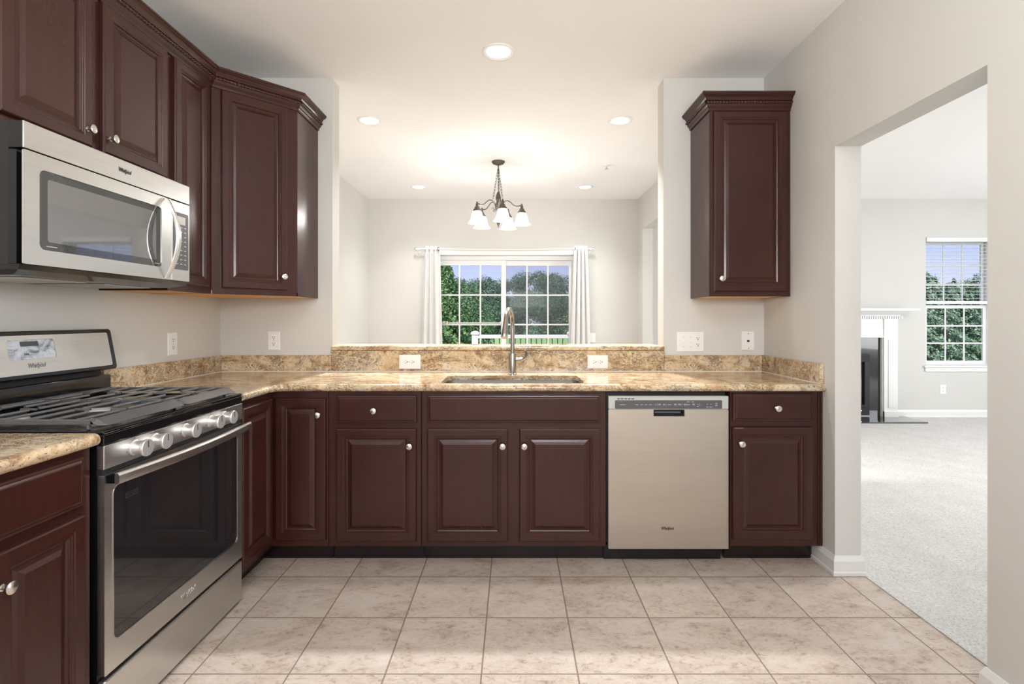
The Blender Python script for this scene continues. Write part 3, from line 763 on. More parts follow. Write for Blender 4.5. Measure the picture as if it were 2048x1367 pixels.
for (u, w_, z) in ((0.072, 0.030, 0.8085), (0.143, 0.015, 0.8085), (0.168, 0.013, 0.8085), (0.190, 0.012, 0.8085), (0.212, 0.016, 0.8085), (0.237, 0.006, 0.8085), (0.258, 0.012, 0.807), (0.281, 0.009, 0.807),
                   (0.258, 0.010, 0.8115), (0.281, 0.007, 0.8115), (0.309, 0.019, 0.8085), (0.337, 0.012, 0.807), (0.337, 0.010, 0.8115), (0.360, 0.012, 0.807), (0.360, 0.014, 0.8115), (0.384, 0.010, 0.807), (0.384, 0.007, 0.8115), (0.403, 0.018, 0.8085),
                   (0.430, 0.009, 0.807), (0.430, 0.012, 0.8115), (0.452, 0.006, 0.8095), (0.452, 0.010, 0.800), (0.403, 0.016, 0.8225), (0.426, 0.014, 0.8225),
                   (0.500, 0.006, 0.8105), (0.518, 0.006, 0.8105), (0.499, 0.012, 0.797), (0.517, 0.013, 0.797), (0.545, 0.010, 0.815), (0.545, 0.008, 0.809), (0.545, 0.012, 0.803)):
    m.box(u - w_ / 2, u + w_ / 2, z - 0.0011, z + 0.0011, 0.0037, 0.0042)
for u in (0.246, 0.292, 0.348, 0.372, 0.393, 0.462): m.box(u - 0.0004, u + 0.0004, 0.803, 0.815, 0.0037, 0.0042)
m.build('button_legends', 'legend', cp)
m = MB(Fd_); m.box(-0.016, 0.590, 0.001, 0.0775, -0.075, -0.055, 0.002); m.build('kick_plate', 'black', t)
maker_logo(Fd_ @ Matrix.Translation((0.298, 0.182, 0.0008)), 0.066, 'logo', dd)

# ------------------------------------------------------------------ gas range
Fg = F_left(-1.195, 1.492); GW = 0.761
t = thing('gas_range', 'stainless steel gas range with black cooktop and five front knobs', 'range', (-1.5, 1.87, 0))
m = MB(Fg); m.box(0.001, GW - 0.001, 0.035, 0.895, -0.62, -0.022); m.build('body', 'black', t)
for (u, w_) in ((0.05, -0.06), (0.71, -0.06), (0.05, -0.57), (0.71, -0.57)):
    m = MB(Fg); m.tube([(u, 0.0003, w_), (u, 0.0345, w_)], 0.016, 12); m.build('foot', 'matteblack', t)
m = MB(Fg); m.box(0.003, GW - 0.003, 0.016, 0.182, -0.0215, 0.0, 0.004); m.build('storage_drawer', 'steel', t)
gu0, gu1, gv0, gv1 = 0.036, 0.722, 0.283, 0.742
m = MB(Fg); m.plate(rrect(0.002, GW - 0.002, 0.197, 0.786, 0.004, 2), [rrect(gu0, gu1, gv0, gv1, 0.022, 5)], -0.021, 0.0); od = m.build('oven_door', 'steel', t)
m = MB(Fg); m.plate(rrect(gu0 + 0.0005, gu1 - 0.0005, gv0 + 0.0005, gv1 - 0.0005, 0.0215, 5), [], -0.018, -0.0015); m.build('oven_window', 'ovenglass', od)
m = MB(Fg); m.plate(rrect(gu0 - 0.0025, gu1 + 0.0025, gv0 - 0.0025, gv1 + 0.0025, 0.024, 5), [rrect(gu0, gu1, gv0, gv1, 0.0215, 5)], 0.0003, 0.0016); m.build('window_bead', 'chrome', od)
m = MB(Fg); m.plate(rect(0.085, 0.135, 0.690, 0.706), [rect(0.0875, 0.1325, 0.6922, 0.7038)], -0.0014, -0.0009)
for q in range(5): m.box(0.092 + q * 0.008, 0.096 + q * 0.008, 0.695, 0.701, -0.0014, -0.0009)
m.build('etched_label', 'slot', od)
# bowed door handle
loops = []
for k in range(21):
    q = k / 20; u = 0.004 + (GW - 0.008) * q; w_ = 0.028 + 0.026 * math.sin(PI * q) ; loops.append([(u, 0.760, w_), (u, 0.760, w_ + 0.010), (u, 0.767, w_ + 0.014), (u, 0.785, w_ + 0.014), (u, 0.791, w_ + 0.010), (u, 0.791, w_)])
m = MB(Fg); m.loft(loops); hd = m.build('door_handle', 'steel', od, True, 30)
for u in (0.005, GW - 0.027):
    m = MB(Fg); m.box(u, u + 0.022, 0.762, 0.785, 0.0005, 0.0275); m.build('handle_bracket', 'black', hd)
maker_logo(Fg @ Matrix.Translation((0.385, 0.238, 0.0008)), 0.085, 'logosilver', od)
# sloped control panel
m = MB(Fg); m.box(0.0, GW, 0.802, 0.872, -0.022, 0.0, 0.002); pn = m.build('control_panel', 'steel', t)
m = MB(Fg); m.box(0.0, GW, 0.8725, 0.9045, -0.03, -0.001, 0.003); m.build('front_trim', 'black', t)
m = MB(Fg); m.box(0.0, GW, 0.787, 0.8015, -0.022, -0.006); m.build('vent_gap', 'matteblack', t)
GK = [(0.0245, 0.0), (0.0245, 0.003), (0.0215, 0.005), (0.0225, 0.030), (0.0255, 0.033), (0.0268, 0.037), (0.0268, 0.041), (0.0255, 0.0435), (0.0, 0.0438)]
for y in (1.612, 1.704, 1.863, 2.017, 2.110):
    u = y - 1.492 - 0.0
    m = MB(Fg); m.lathe(GK, Matrix.Translation((u, 0.838, 0.0004)), 28); kb = m.build('control_knob', 'knobsilver', t, True, 40)
    m = MB(Fg); m.box(u - 0.0013, u + 0.0013, 0.839, 0.860, 0.0442, 0.0452); m.build('knob_pointer', 'slot', kb)
    for (du, dz) in ((0, 0.0305), (-0.031, -0.006), (0.031, -0.006)):
        m = MB(Fg); m.lathe([(0.0016, 0.0004), (0.0016, 0.0008), (0.0, 0.0009)], Matrix.Translation((u + du, 0.838 + dz, 0)), 8); m.build('setting_dot', 'slot', pn)
# cooktop
m = MB(Fg); m.box(0.0, GW, 0.8953, 0.910, -0.62, -0.031, 0.003); ct = m.build('cooktop', 'black', t)
m = MB(Fg); m.box(0.0, GW, 0.9045, 0.916, -0.05, -0.002, 0.004); m.box(0.0, 0.018, 0.9095, 0.917, -0.62, -0.05, 0.003); m.box(GW - 0.018, GW, 0.9095, 0.917, -0.62, -0.05, 0.003)
m.build('cooktop_rim', 'black', ct)
for (u, w_, r) in ((0.19, -0.18, 0.045), (0.19, -0.45, 0.034), (0.57, -0.18, 0.04), (0.57, -0.45, 0.045), (0.38, -0.315, 0.038)):
    Q = Fg @ frame((u, 0.9102, w_), (0, 0, 1), (1, 0, 0), (0, 1, 0))
    m = MB(Q); m.lathe([(r * 1.25, 0), (r * 1.2, 0.006), (r * 0.9, 0.009), (r * 0.85, 0.014), (0, 0.014)], None, 24); bn = m.build('burner', 'lightgrey', t, True)
    m = MB(Q); m.lathe([(r, 0.0145), (r * 1.02, 0.018), (r * 0.9, 0.022), (0, 0.0225)], None, 24); m.build('burner_cap', 'matteblack', bn, True)
def gbar(m, a, b_, c, horiz=True):
    sec = [(-0.0045, 0.9385), (-0.0048, 0.941), (-0.0028, 0.9458), (0.0028, 0.9458), (0.0048, 0.941), (0.0045, 0.9385)]
    if horiz: m.loft([[(e_, z, c + o_) for o_, z in sec] for e_ in (a, b_)])
    else: m.loft([[(c + o_, z, e_) for o_, z in sec] for e_ in (a, b_)])
def grate(u0, u1):
    m = MB(Fg); zt, zb = 0.946, 0.932; w0, w1 = -0.575, -0.028
    # sloping broad front and back bars
    for (wa, wb, wc, wd_) in ((w1 - 0.030, w1 - 0.020, w1 + 0.012, w1 - 0.004), ):
        m.loft([[(u, zt, wa), (u, zt, wb), (u, 0.926, wc), (u, 0.922, wd_), (u, zb - 0.004, wa)] for u in (u0 + 0.012, u1 - 0.012)])
        for (ua, ub) in ((u0 + 0.012, u0), (u1 - 0.012, u1)):
            m.loft([[(ua, zt, wa), (ua, zt, wb), (ua, 0.926, wc), (ua, 0.922, wd_), (ua, zb - 0.004, wa)], [(ub, zt - 0.004, wa), (ub, zt - 0.006, wb - 0.01), (ub, 0.928, wc - 0.02), (ub, 0.924, wd_ - 0.014), (ub, zb - 0.004, wa)]])
    m.box(u0, u1, zb - 0.002, zt, w0, w0 + 0.014, 0.003)
    for u in (u0, u1 - 0.011): m.box(u, u + 0.011, zb - 0.004, zt - 0.001, w0 + 0.01, w1 - 0.02, 0.003)
    um = (u0 + u1) / 2
    for wz in (-0.105, -0.180, -0.255, -0.330, -0.405, -0.480, -0.535):
        if wz in (-0.180, -0.480): gbar(m, u0 + 0.006, um - 0.050, wz); gbar(m, um + 0.050, u1 - 0.006, wz)
        elif wz == -0.330: gbar(m, u0 + 0.006, u1 - 0.006, wz)
        else: gbar(m, u0 + 0.006, um - 0.018, wz); gbar(m, um + 0.018, u1 - 0.006, wz)
    for wc in (-0.180, -0.480): gbar(m, wc - 0.085, wc - 0.035, um, False); gbar(m, wc + 0.035, wc + 0.085, um, False)
    for u in (u0 + 0.006, u1 - 0.006):
        for w_ in (w0 + 0.02, w1 - 0.04): m.tube([(u, 0.9168, w_), (u, zb, w_)], 0.006, 8)
    return m.build('burner_grate', 'iron', t)
grate(0.022, 0.402); grate(0.406, 0.744)
# backguard
m = MB(Fg); m.box(0.002, GW - 0.002, 0.9105, 1.000, -0.625, -0.575, 0.006); bgd = m.build('backguard_riser', 'black', t, True)
m = MB(Fg); m.box(0.012, GW - 0.04, 1.0005, 1.0265, -0.62, -0.592); m.build('backguard_vent', 'matteblack', t)
sl = math.atan2(0.033, 0.172)
F2 = Fg @ frame((0, 1.027, -0.547), (1, 0, 0), (0, math.cos(sl), -math.sin(sl)), (0, math.sin(sl), math.cos(sl)))
m = MB(F2); m.loft([[(u0_[0], u0_[1], -0.045) for u0_ in rrect(0.0, GW, 0.0, 0.175, 0.012)], [(u0_[0], u0_[1], -0.004) for u0_ in rrect(0.0, GW, 0.0, 0.175, 0.012)], [(u0_[0], u0_[1], 0.0) for u0_ in rrect(0.004, GW - 0.004, 0.004, 0.171, 0.010)]])
bk = m.build('backguard', 'black', t, True)
m = MB(F2); m.plate(rrect(0.022, GW - 0.030, 0.016, 0.158, 0.008), [rrect(0.285, 0.470, 0.070, 0.142, 0.010)], 0.0003, 0.004); m.build('backguard_panel', 'steel', bk)
m = MB(F2); m.plate(rrect(0.2855, 0.4695, 0.0705, 0.1415, 0.0095), [], 0.0003, 0.0025); m.build('display', 'film', bk)
m = MB(F2); m.box(0.335, 0.405, 0.118, 0.136, 0.0026, 0.0030); m.build('clock_window', 'clock', bk)
m = MB(F2)
for k in range(3): m.box(0.345 + k * 0.006, 0.349 + k * 0.006, 0.086, 0.092, 0.0026, 0.003)
m.build('display_mark', 'slot', bk)
maker_logo(F2 @ Matrix.Translation((0.382, 0.046, 0.0045)), 0.072, 'logogrey', bk)

# ------------------------------------------------------------------ microwave
Fm = F_left(-1.425, 1.488)
t = thing('microwave', 'stainless steel over-the-range microwave with mirrored window and bowed handle', 'microwave', (-1.62, 1.87, 1.37))
m = MB(Fm); m.box(0.003, GW - 0.003, 1.400, 1.822, -0.402, -0.0475); m.build('body', 'matteblack', t)
m = MB(Fm); m.box(0.0, GW, 1.742, 1.821, -0.0055, 0.0, 0.002); vp = m.build('vent_panel', 'steel', t)
m = MB(Fm); m.box(0.001, GW - 0.001, 1.743, 1.820, -0.047, -0.006); m.box(0.001, GW - 0.001, 1.405, 1.737, -0.047, -0.022); m.build('front_core', 'black', t)
m = MB(Fm); m.plate(rrect(0.0, 0.641, 1.404, 1.738, 0.004, 2), [rrect(0.050, 0.584, 1.452, 1.693, 0.018)], -0.0055, 0.0); dr = m.build('door', 'steel', t)
m = MB(Fm); m.plate(rrect(0.0505, 0.5835, 1.4525, 1.6925, 0.0175), [rrect(0.080, 0.556, 1.478, 1.670, 0.008)], -0.020, -0.003); m.build('window_border', 'mwglass', dr)
m = MB(Fm); m.plate(rrect(0.0802, 0.5558, 1.4782, 1.6698, 0.0078), [], -0.020, -0.0032); m.build('window_glass', 'mwglassin', dr)
m = MB(Fm)
m.box(0.075, 0.112, 1.4635, 1.4655, -0.0028, -0.0022); m.build('window_legend', 'legend', dr)
m = MB(Fm); m.box(0.545, 0.574, 1.4635, 1.4655, -0.0028, -0.0022); m.build('window_legend', 'legend', dr)
loops = []
for k in range(25):
    q = k / 24; v_ = 1.408 + 0.326 * q; s_ = math.sin(PI * q); w_ = 0.002 + 0.052 * s_ ** 0.85; h_ = 0.006 + 0.0075 * s_
    loops.append([(0.602 - h_, v_, w_), (0.602 + h_, v_, w_), (0.602 + h_, v_, w_ + 0.004), (0.602 + h_ * 0.5, v_, w_ + 0.010), (0.602 - h_ * 0.5, v_, w_ + 0.010), (0.602 - h_, v_, w_ + 0.004)])
m = MB(Fm); m.loft(loops); m.build('handle', 'steel', dr, True, 40)
m = MB(Fm); m.box(0.6425, GW, 1.404, 1.738, -0.0055, 0.0, 0.002); cpn = m.build('control_column', 'steel', t)
m = MB(Fm); m.plate(rrect(0.654, 0.750, 1.452, 1.694, 0.006), [], 0.0003, 0.0016); kp = m.build('keypad', 'grey', cpn)
m = MB(Fm); m.box(0.668, 0.728, 1.645, 1.678, 0.0017, 0.0024); m.build('display', 'lightgrey', kp)
m = MB(Fm)
for r_ in range(9):
    z = 1.630 - r_ * 0.0195
    for c_ in range(3):
        if r_ in (2, 4) and c_ == 1: continue
        m.box(0.670 + c_ * 0.026, 0.682 + c_ * 0.026, z, z + 0.0035, 0.0017, 0.0021)
m.build('keypad_legends', 'legend', kp)
maker_logo(Fm @ Matrix.Translation((0.386, 1.783, 0.0008)), 0.062, 'logo', vp)
m = MB(Fm); m.loft([[(0.0, 1.4035, -0.40), (GW, 1.4035, -0.40), (GW, 1.4035, -0.012), (0.0, 1.4035, -0.012)], [(0.0, 1.388, -0.40), (GW, 1.388, -0.40), (GW, 1.388, -0.016), (0.0, 1.388, -0.016)], [(0.03, 1.374, -0.395), (GW - 0.05, 1.374, -0.395), (GW - 0.05, 1.374, -0.06), (0.03, 1.374, -0.06)]])
bt_ = m.build('bottom_tray', 'black', t)
for u in (0.10, 0.42):
    m = MB(Fm); m.box(u, u + 0.24, 1.370, 1.3738, -0.35, -0.10, 0.001, 1)
    for k in range(7): m.box(u + 0.01 + k * 0.032, u + 0.028 + k * 0.032, 1.3685, 1.3702, -0.34, -0.11)
    m.build('grease_filter', 'lightgrey', bt_)

# ------------------------------------------------------------------ wall plates
def receptacle(F, cu, cv, root, horiz=False):
    R = F @ Matrix.Translation((cu, cv, 0)) @ (Matrix.Rotation(PI / 2, 4, 'Z') if horiz else I4)
    m = MB(R); m.plate(rrect(-0.0165, 0.0165, -0.014, 0.014, 0.010, 4), [], 0.0052, 0.0072); o = m.build('receptacle', 'white', root)
    m = MB(R); m.box(-0.0080, -0.0052, 0.0, 0.0090, 0.0073, 0.0077); m.box(0.0048, 0.0074, 0.0005, 0.0085, 0.0073, 0.0077)
    m.lathe([(0.0032, 0.0073), (0.0032, 0.0077), (0, 0.0078)], Matrix.Translation((0, -0.006, 0)), 10); m.build('slots', 'slot', o)
def screw(F, u, v, root):
    m = MB(F); m.lathe([(0.0032, 0.0051), (0.003, 0.0062), (0, 0.0063)], Matrix.Translation((u, v, 0)), 10); m.build('screw', 'lightgrey', root)
def plate_(F, w_, h_, root, mat='white'):
    m = MB(F); m.rings(-w_ / 2, w_ / 2, -h_ / 2, h_ / 2, [(0, 0.0006), (0, 0.003), (0.003, 0.005)]); m.build('plate', mat, root)
def duplex(F, label, w_=0.073, h_=0.115, horiz=False, cat='outlet'):
    t = thing('wall_outlet', label, cat, tuple(F.translation))
    plate_(F, w_, h_, t)
    for s_ in (-1, 1):
        if horiz: receptacle(F, s_ * 0.0195, 0, t, True)
        else: receptacle(F, 0, s_ * 0.0195, t)
    screw(F, 0, 0, t); return t
duplex(F_left(XL, 2.743, 1.107), 'white duplex outlet on the wall just past the range', 0.075, 0.122)
duplex(F_front(-1.497, YB, 1.104), 'white duplex outlet on the back wall below corner wall cabinet', 0.075, 0.115)
duplex(F_front(-0.645, YB - 0.022, 0.975), 'white sideways outlet in granite backsplash above the knobbed drawer cabinet', 0.132, 0.088, True)
duplex(F_front(0.519, YB - 0.022, 0.975), 'white sideways outlet in the granite backsplash above dishwasher', 0.126, 0.082, True)
F = F_front(1.1005, YB, 1.0985)
t = thing('switch_plate', 'wide white wall plate with two toggle switches and a duplex outlet', 'switch', tuple(F.translation)); plate_(F, 0.168, 0.122, t)
for (u, s_) in ((-0.045, 1), (0.0, -1)):
    m = MB(F); m.box(u - 0.005, u + 0.005, -0.012, 0.012, 0.0051, 0.0058); m.box(u - 0.004, u + 0.004, -0.003 + 0.004 * s_, 0.005 + 0.004 * s_, 0.0058, 0.014, 0.001, 1); m.build('toggle', 'white', t)
    screw(F, u, 0.030, t); screw(F, u, -0.030, t)
receptacle(F, 0.045, 0.0195, t); receptacle(F, 0.045, -0.0195, t)
F = F_front(1.459, YB, 1.104)
t = thing('phone_jack', 'white phone jack plate in the corner under the lone wall cabinet', 'phone jack', tuple(F.translation)); plate_(F, 0.078, 0.118, t)
m = MB(F); m.box(-0.007, 0.007, -0.007, 0.006, 0.0051, 0.0075); m.build('jack', 'slot', t)
for v_ in (0.045, -0.045):
    m = MB(F); m.lathe([(0.0045, 0.0051), (0.0042, 0.009), (0.002, 0.010), (0, 0.010)], Matrix.Translation((0, v_, 0)), 12); m.build('mounting_stud', 'nickel', t)
F = F_front(0.985, YF, 1.0)
t = thing('light_switch', 'white single light switch plate on dining wall beside the curtain', 'switch', tuple(F.translation)); plate_(F, 0.075, 0.118, t)
m = MB(F); m.box(-0.005, 0.005, -0.010, 0.012, 0.0051, 0.011, 0.001, 1); m.build('toggle', 'white', t)
duplex(F_front(5.395, YF, 0.352), 'white outlet low on the living room wall under window')

# ------------------------------------------------------------------ recessed lights, sprinkler
def downlight(x, y, label, energy, spread=125, group=None):
    t = thing('recessed_light', label, 'ceiling light', (x, y, ZC), group)
    T_ = Matrix.Translation((x, y, ZC))
    m = MB(); m.lathe([(0.093, -0.0004), (0.093, -0.004), (0.088, -0.007), (0.078, -0.008), (0.070, -0.005), (0.066, -0.0008)], T_, 40, False); m.build('trim_ring', 'white', t, True)
    m = MB(); m.lathe([(0.0655, -0.0006), (0.0655, -0.0022), (0.0, -0.0026)], T_, 32); m.build('lens', 'lens', t)
    l_ = lamp('downlight_lamp', 'AREA', (x, y, ZC - 0.009), energy, (1.0, 0.98, 0.955), 0.12, None, (x, y, 0), 'DISK', None, math.radians(spread))
    l_.parent = t; l_.location = (0, 0, -0.009)
downlight(-0.087, 2.878, 'large round recessed light in the kitchen ceiling above the sink', 8)
downlight(-1.094, 3.88, 'round recessed light in dining ceiling just beyond the corner wall cabinet', 52, 100)
downlight(0.804, 3.88, 'round recessed light in dining ceiling just beyond the lone wall cabinet', 52, 100)
downlight(-1.09, 5.85, 'small distant recessed light near the far wall, range side of chandelier', 6, 100)
downlight(0.811, 5.85, 'small distant recessed light near the far wall, doorway side of chandelier', 6, 100)
t = thing('fire_sprinkler', 'small white sprinkler head on dining ceiling beside the chandelier', 'sprinkler', (0.906, 5.01, ZC)); T_ = Matrix.Translation((0.906, 5.01, ZC))
m = MB(); m.lathe([(0.036, -0.0004), (0.034, -0.006), (0.014, -0.010), (0.012, -0.012)], T_, 24); m.build('escutcheon', 'white', t, True)
m = MB(); m.lathe([(0.009, -0.0122), (0.008, -0.03), (0.005, -0.032), (0.005, -0.036), (0.018, -0.037), (0.018, -0.039), (0.0, -0.039)], T_, 16); m.build('deflector', 'nickel', t, True)

# ------------------------------------------------------------------ chandelier
cx, cy = -0.150, 4.90
t = thing('chandelier', 'dark bronze five-arm chandelier with lit frosted bell shades hanging by chains', 'chandelier', (cx, cy, ZC)); T_ = Matrix.Translation((cx, cy, 0))
m = MB(); m.lathe([(0.064, ZC - 0.0005), (0.063, ZC - 0.008), (0.050, ZC - 0.022), (0.020, ZC - 0.033), (0.006, ZC - 0.036), (0.006, ZC - 0.055), (0.0, ZC - 0.056)], T_, 32); m.build('canopy', 'bronze', t, True)
m = MB(); m.lathe([(0.0, 2.458), (0.006, 2.455), (0.011, 2.448), (0.020, 2.425), (0.026, 2.400), (0.027, 2.392), (0.021, 2.388), (0.026, 2.384), (0.026, 2.374), (0.018, 2.370), (0.018, 2.352), (0.027, 2.345), (0.030, 2.33), (0.031, 2.275), (0.028, 2.262), (0.020, 2.255), (0.024, 2.24), (0.018, 2.205), (0.012, 2.185), (0.016, 2.17), (0.020, 2.155), (0.012, 2.14), (0.007, 2.13), (0.007, 2.115), (0.0, 2.112)], T_, 24); m.build('center_column', 'bronze', t, True)
def chain(p0, p1, n, sag=0.0):
    m = MB(); P0, P1 = Vector(p0), Vector(p1)
    for i in range(n):
        c = P0.lerp(P1, (i + 0.5) / n); c.z -= sag * math.sin(PI * (i + 0.5) / n)
        ax = (P1 - P0).normalized(); L = (P1 - P0).length / n * 0.66
        s1 = ax.orthogonal().normalized(); s2 = ax.cross(s1); sd = s1 if i % 2 else s2
        pts = []
        for k in range(13):
            a = 2 * PI * k / 12; pts.append(c + ax * (L * math.cos(a)) + sd * (0.0075 * math.sin(a)))
        m.tube(pts, 0.0017, 5)
    m.build('chain', 'bronze', t)
top = (cx, cy, ZC - 0.055)
for a in (200, 320, 80):
    ca, sa = math.cos(math.radians(a)), math.sin(math.radians(a)); chain(top, (cx + 0.052 * ca, cy + 0.052 * sa, 2.385), 11)
chain(top, (cx, cy, 2.465), 8)
SH = [(0.036, 0.0), (0.042, -0.006), (0.048, -0.022), (0.053, -0.045), (0.058, -0.066), (0.066, -0.085), (0.077, -0.099), (0.086, -0.107), (0.088, -0.110)]
for k in range(5):
    a = math.radians(-78 + 72 * k); ca, sa = math.cos(a), math.sin(a); R = 0.225
    def P(r, z): return (cx + r * ca, cy + r * sa, z)
    prof = [(0.028, 2.288), (0.034, 2.315), (0.045, 2.342), (0.066, 2.362), (0.090, 2.366), (0.112, 2.355), (0.132, 2.336), (0.150, 2.320), (0.172, 2.311), (0.195, 2.312), (0.212, 2.318), (R, 2.322)]
    m = MB(); m.tube([P(r, z) for r, z in prof], 0.0055, 8)
    sc = [(0.034, 2.30), (0.040, 2.285), (0.052, 2.275)]
    for j in range(14):
        q = math.radians(-120 + 330 * j / 13); rr = 0.016 * (1 - 0.045 * j); sc.append((0.055 + rr * math.cos(q), 2.288 + rr * math.sin(q) - 0.002))
    m.tube([P(r, z) for r, z in sc[2:]], 0.0032, 6)
    arm = m.build('arm', 'bronze', t, True)
    Q = Matrix.Translation(P(R, 0))
    m = MB(); m.lathe([(0.0, 2.336), (0.006, 2.334), (0.010, 2.328), (0.008, 2.320), (0.013, 2.312), (0.014, 2.290), (0.022, 2.285), (0.024, 2.272), (0.034, 2.264), (0.040, 2.250), (0.039, 2.243), (0.0, 2.2435)], Q, 20); m.build('socket_cup', 'bronze', arm, True)
    m = MB(Q @ Matrix.Translation((0, 0, 2.2425))); m.lathe(SH, None, 32, False); shd = m.build('shade', 'shade', t, True)
    m = MB(Q @ Matrix.Translation((0, 0, 2.175))); m.lathe([(0.0, -0.034), (0.012, -0.030), (0.019, -0.018), (0.020, -0.006), (0.017, 0.004), (0.010, 0.010), (0.0, 0.011)], None, 16); m.build('bulb', 'bulb', shd, True)
    l_ = lamp('chandelier_lamp', 'POINT', (0, 0, 0), 6.5, (1.0, 0.975, 0.945), 0.03); l_.parent = t
    l_.location = Vector(P(R, 2.20)) - Vector((cx, cy, ZC))

# ------------------------------------------------------------------ curtains and rod
RY = YF - 0.075; RZ = 2.105
t = thing('curtain_rod', 'thin white curtain rod above the sliding glass door', 'curtain rod', (-0.13, RY, RZ))
m = MB(); m.tube([(-1.225 + 2.21 * k / 16, RY, RZ - 0.012 * math.sin(PI * k / 16) + 0.004) for k in range(17)], 0.0085, 10); m.build('rod', 'white', t, True)
for x in (-1.19, 0.955):
    m = MB(); m.box(x - 0.008, x + 0.008, RY - 0.012, YF - 0.0005, RZ - 0.012, RZ - 0.005); m.box(x - 0.012, x + 0.012, YF - 0.006, YF - 0.0004, RZ - 0.045, RZ + 0.02, 0.002); m.build('bracket', 'white', t)
for x in (-1.225, 0.985):
    m = MB(); m.lathe([(0.0, -0.02), (0.014, -0.012), (0.017, 0), (0.014, 0.012), (0.0, 0.02)], Matrix.Translation((x, RY, RZ + 0.004)), 14); m.build('finial', 'chrome', t, True)
def curtain(label, xt0, xt1, xb0, xb1, folds, gx, ph):
    t = thing('curtain', label, 'curtain', ((xb0 + xb1) / 2, RY, 0.01))
    m = MB(); NU, NZ = 96, 24; grid = []
    for j in range(NZ + 1):
        q = j / NZ; z = 2.142 - (2.142 - 0.012) * q; row = []
        s_ = q ** 0.8
        a, b_ = xt0 + (xb0 - xt0) * s_, xt1 + (xb1 - xt1) * s_
        for i in range(NU + 1):
            u = i / NU
            x = a + (b_ - a) * u + 0.010 * math.sin(folds * 4 * PI * u + ph + 0.6)
            y = RY + (0.036 + 0.010 * math.sin(3 * u + q)) * math.sin(folds * 2 * PI * u + ph) * (1 - 0.15 * q) + 0.006 * math.sin(9 * u + 5 * q)
            row.append(m.v((x, y, z)))
        grid.append(row)
    for r0, r1 in zip(grid, grid[1:]):
        for i in range(NU): m.face([r0[i], r0[i + 1], r1[i + 1], r1[i]])
    o = m.build('fabric_panel', 'curtain', t, True, 80)
    md = o.modifiers.new('thickness', 'SOLIDIFY'); md.thickness = 0.0015
    for (x, dy) in gx:
        m = MB(); G = frame((x, RY + dy, RZ), (0.35, 0.94, 0), (0, 0, 1), (0.94, -0.35, 0)); m.F = G
        pts = [(0.020 * math.cos(2 * PI * k / 20), 0.020 * math.sin(2 * PI * k / 20), 0) for k in range(21)]; m.tube(pts, 0.004, 8, False); m.build('grommet', 'bronze', t)
curtain('white grommet curtain panel on the evergreen side of sliding door', -1.112, -0.930, -1.185, -0.880, 3.5, [(-0.938, -0.01)], 0.4)
curtain('white grommet curtain panel on the light switch side of sliding door', 0.755, 0.900, 0.680, 0.962, 3.5, [(0.765, -0.012)], 2.4)

# ------------------------------------------------------------------ fireplace
fcx = 4.0
t = thing('fireplace', 'white fireplace mantel with black granite surround on the living room wall', 'fireplace', (fcx, YF, 0))
Ff = F_front(fcx, YF - 0.0006)
for s_ in (-1, 1):
    m = MB(Ff); a, b_ = (0.60, 0.772) if s_ > 0 else (-0.772, -0.60)
    m.box(a, b_, 0.006, 1.115, 0.0, 0.075, 0.002)
    if s_ > 0: m.box(a - 0.012, a, 0.006, 1.02, 0.0, 0.055, 0.003); m.box(a + 0.05, b_ - 0.03, 0.13, 0.98, 0.075, 0.082, 0.004); m.box(a + 0.0, b_ + 0.006, 0.006, 0.09, 0.0, 0.086, 0.003)
    else: m.box(b_, b_ + 0.012, 0.006, 1.02, 0.0, 0.055, 0.003); m.box(a + 0.03, b_ - 0.05, 0.13, 0.98, 0.075, 0.082, 0.004); m.box(a - 0.006, b_, 0.006, 0.09, 0.0, 0.086, 0.003)
    m.build('pilaster', 'trim', t)
m = MB(Ff); m.box(-0.60, 0.60, 1.02, 1.24, 0.0, 0.065, 0.002); m.box(-0.772, -0.60, 1.1152, 1.24, 0.0, 0.078, 0.002); m.box(0.60, 0.772, 1.1152, 1.24, 0.0, 0.078, 0.002); m.box(-0.60, 0.60, 1.005, 1.02, 0.0, 0.072, 0.003); m.build('frieze', 'trim', t)
m = MB(Ff)
for k in range(58):
    u = -0.80 + k * 0.0281; m.box(u, u + 0.017, 1.240, 1.272, 0.0, 0.094)
m.box(-0.79, 0.79, 1.272, 1.285, 0.0, 0.10, 0.002); m.build('dentil_molding', 'trim', t)
m = MB(Ff); m.loft([[(-0.80 - o_, z, 0), (0.80 + o_, z, 0), (0.80 + o_, z, 0.105 + o_), (-0.80 - o_, z, 0.105 + o_)] for (o_, z) in ((0.0, 1.2852), (0.02, 1.30), (0.06, 1.325), (0.07, 1.335))])
m.box(-0.955, 0.955, 1.335, 1.366, 0.0, 0.20, 0.004); m.build('mantel_shelf', 'trim', t)
m = MB(Ff); m.plate(rect(-0.588, 0.588, 0.008, 1.004), [rect(-0.445, 0.445, 0.035, 0.80)], 0.0, 0.022); m.build('granite_surround', 'blackgranite', t)
m = MB(Ff); m.plate(rect(-0.444, 0.444, 0.0355, 0.799), [rect(-0.385, 0.385, 0.16, 0.70)], 0.0, 0.040)
m.box(-0.444, 0.444, 0.715, 0.735, 0.040, 0.060, 0.003); m.box(-0.444, 0.444, 0.76, 0.775, 0.040, 0.052, 0.003); m.box(-0.40, 0.40, 0.135, 0.15, 0.040, 0.055, 0.003)
fi = m.build('firebox_insert', 'matteblack', t)
m = MB(Ff); m.box(-0.3845, 0.3845, 0.1605, 0.6995, 0.006, 0.012); m.build('firebox_glass', 'ovenglass', fi)
m = MB(Ff); m.box(0.30, 0.345, 0.085, 0.098, 0.0402, 0.046, 0.001, 1); m.build('valve_plate', 'nickel', fi)
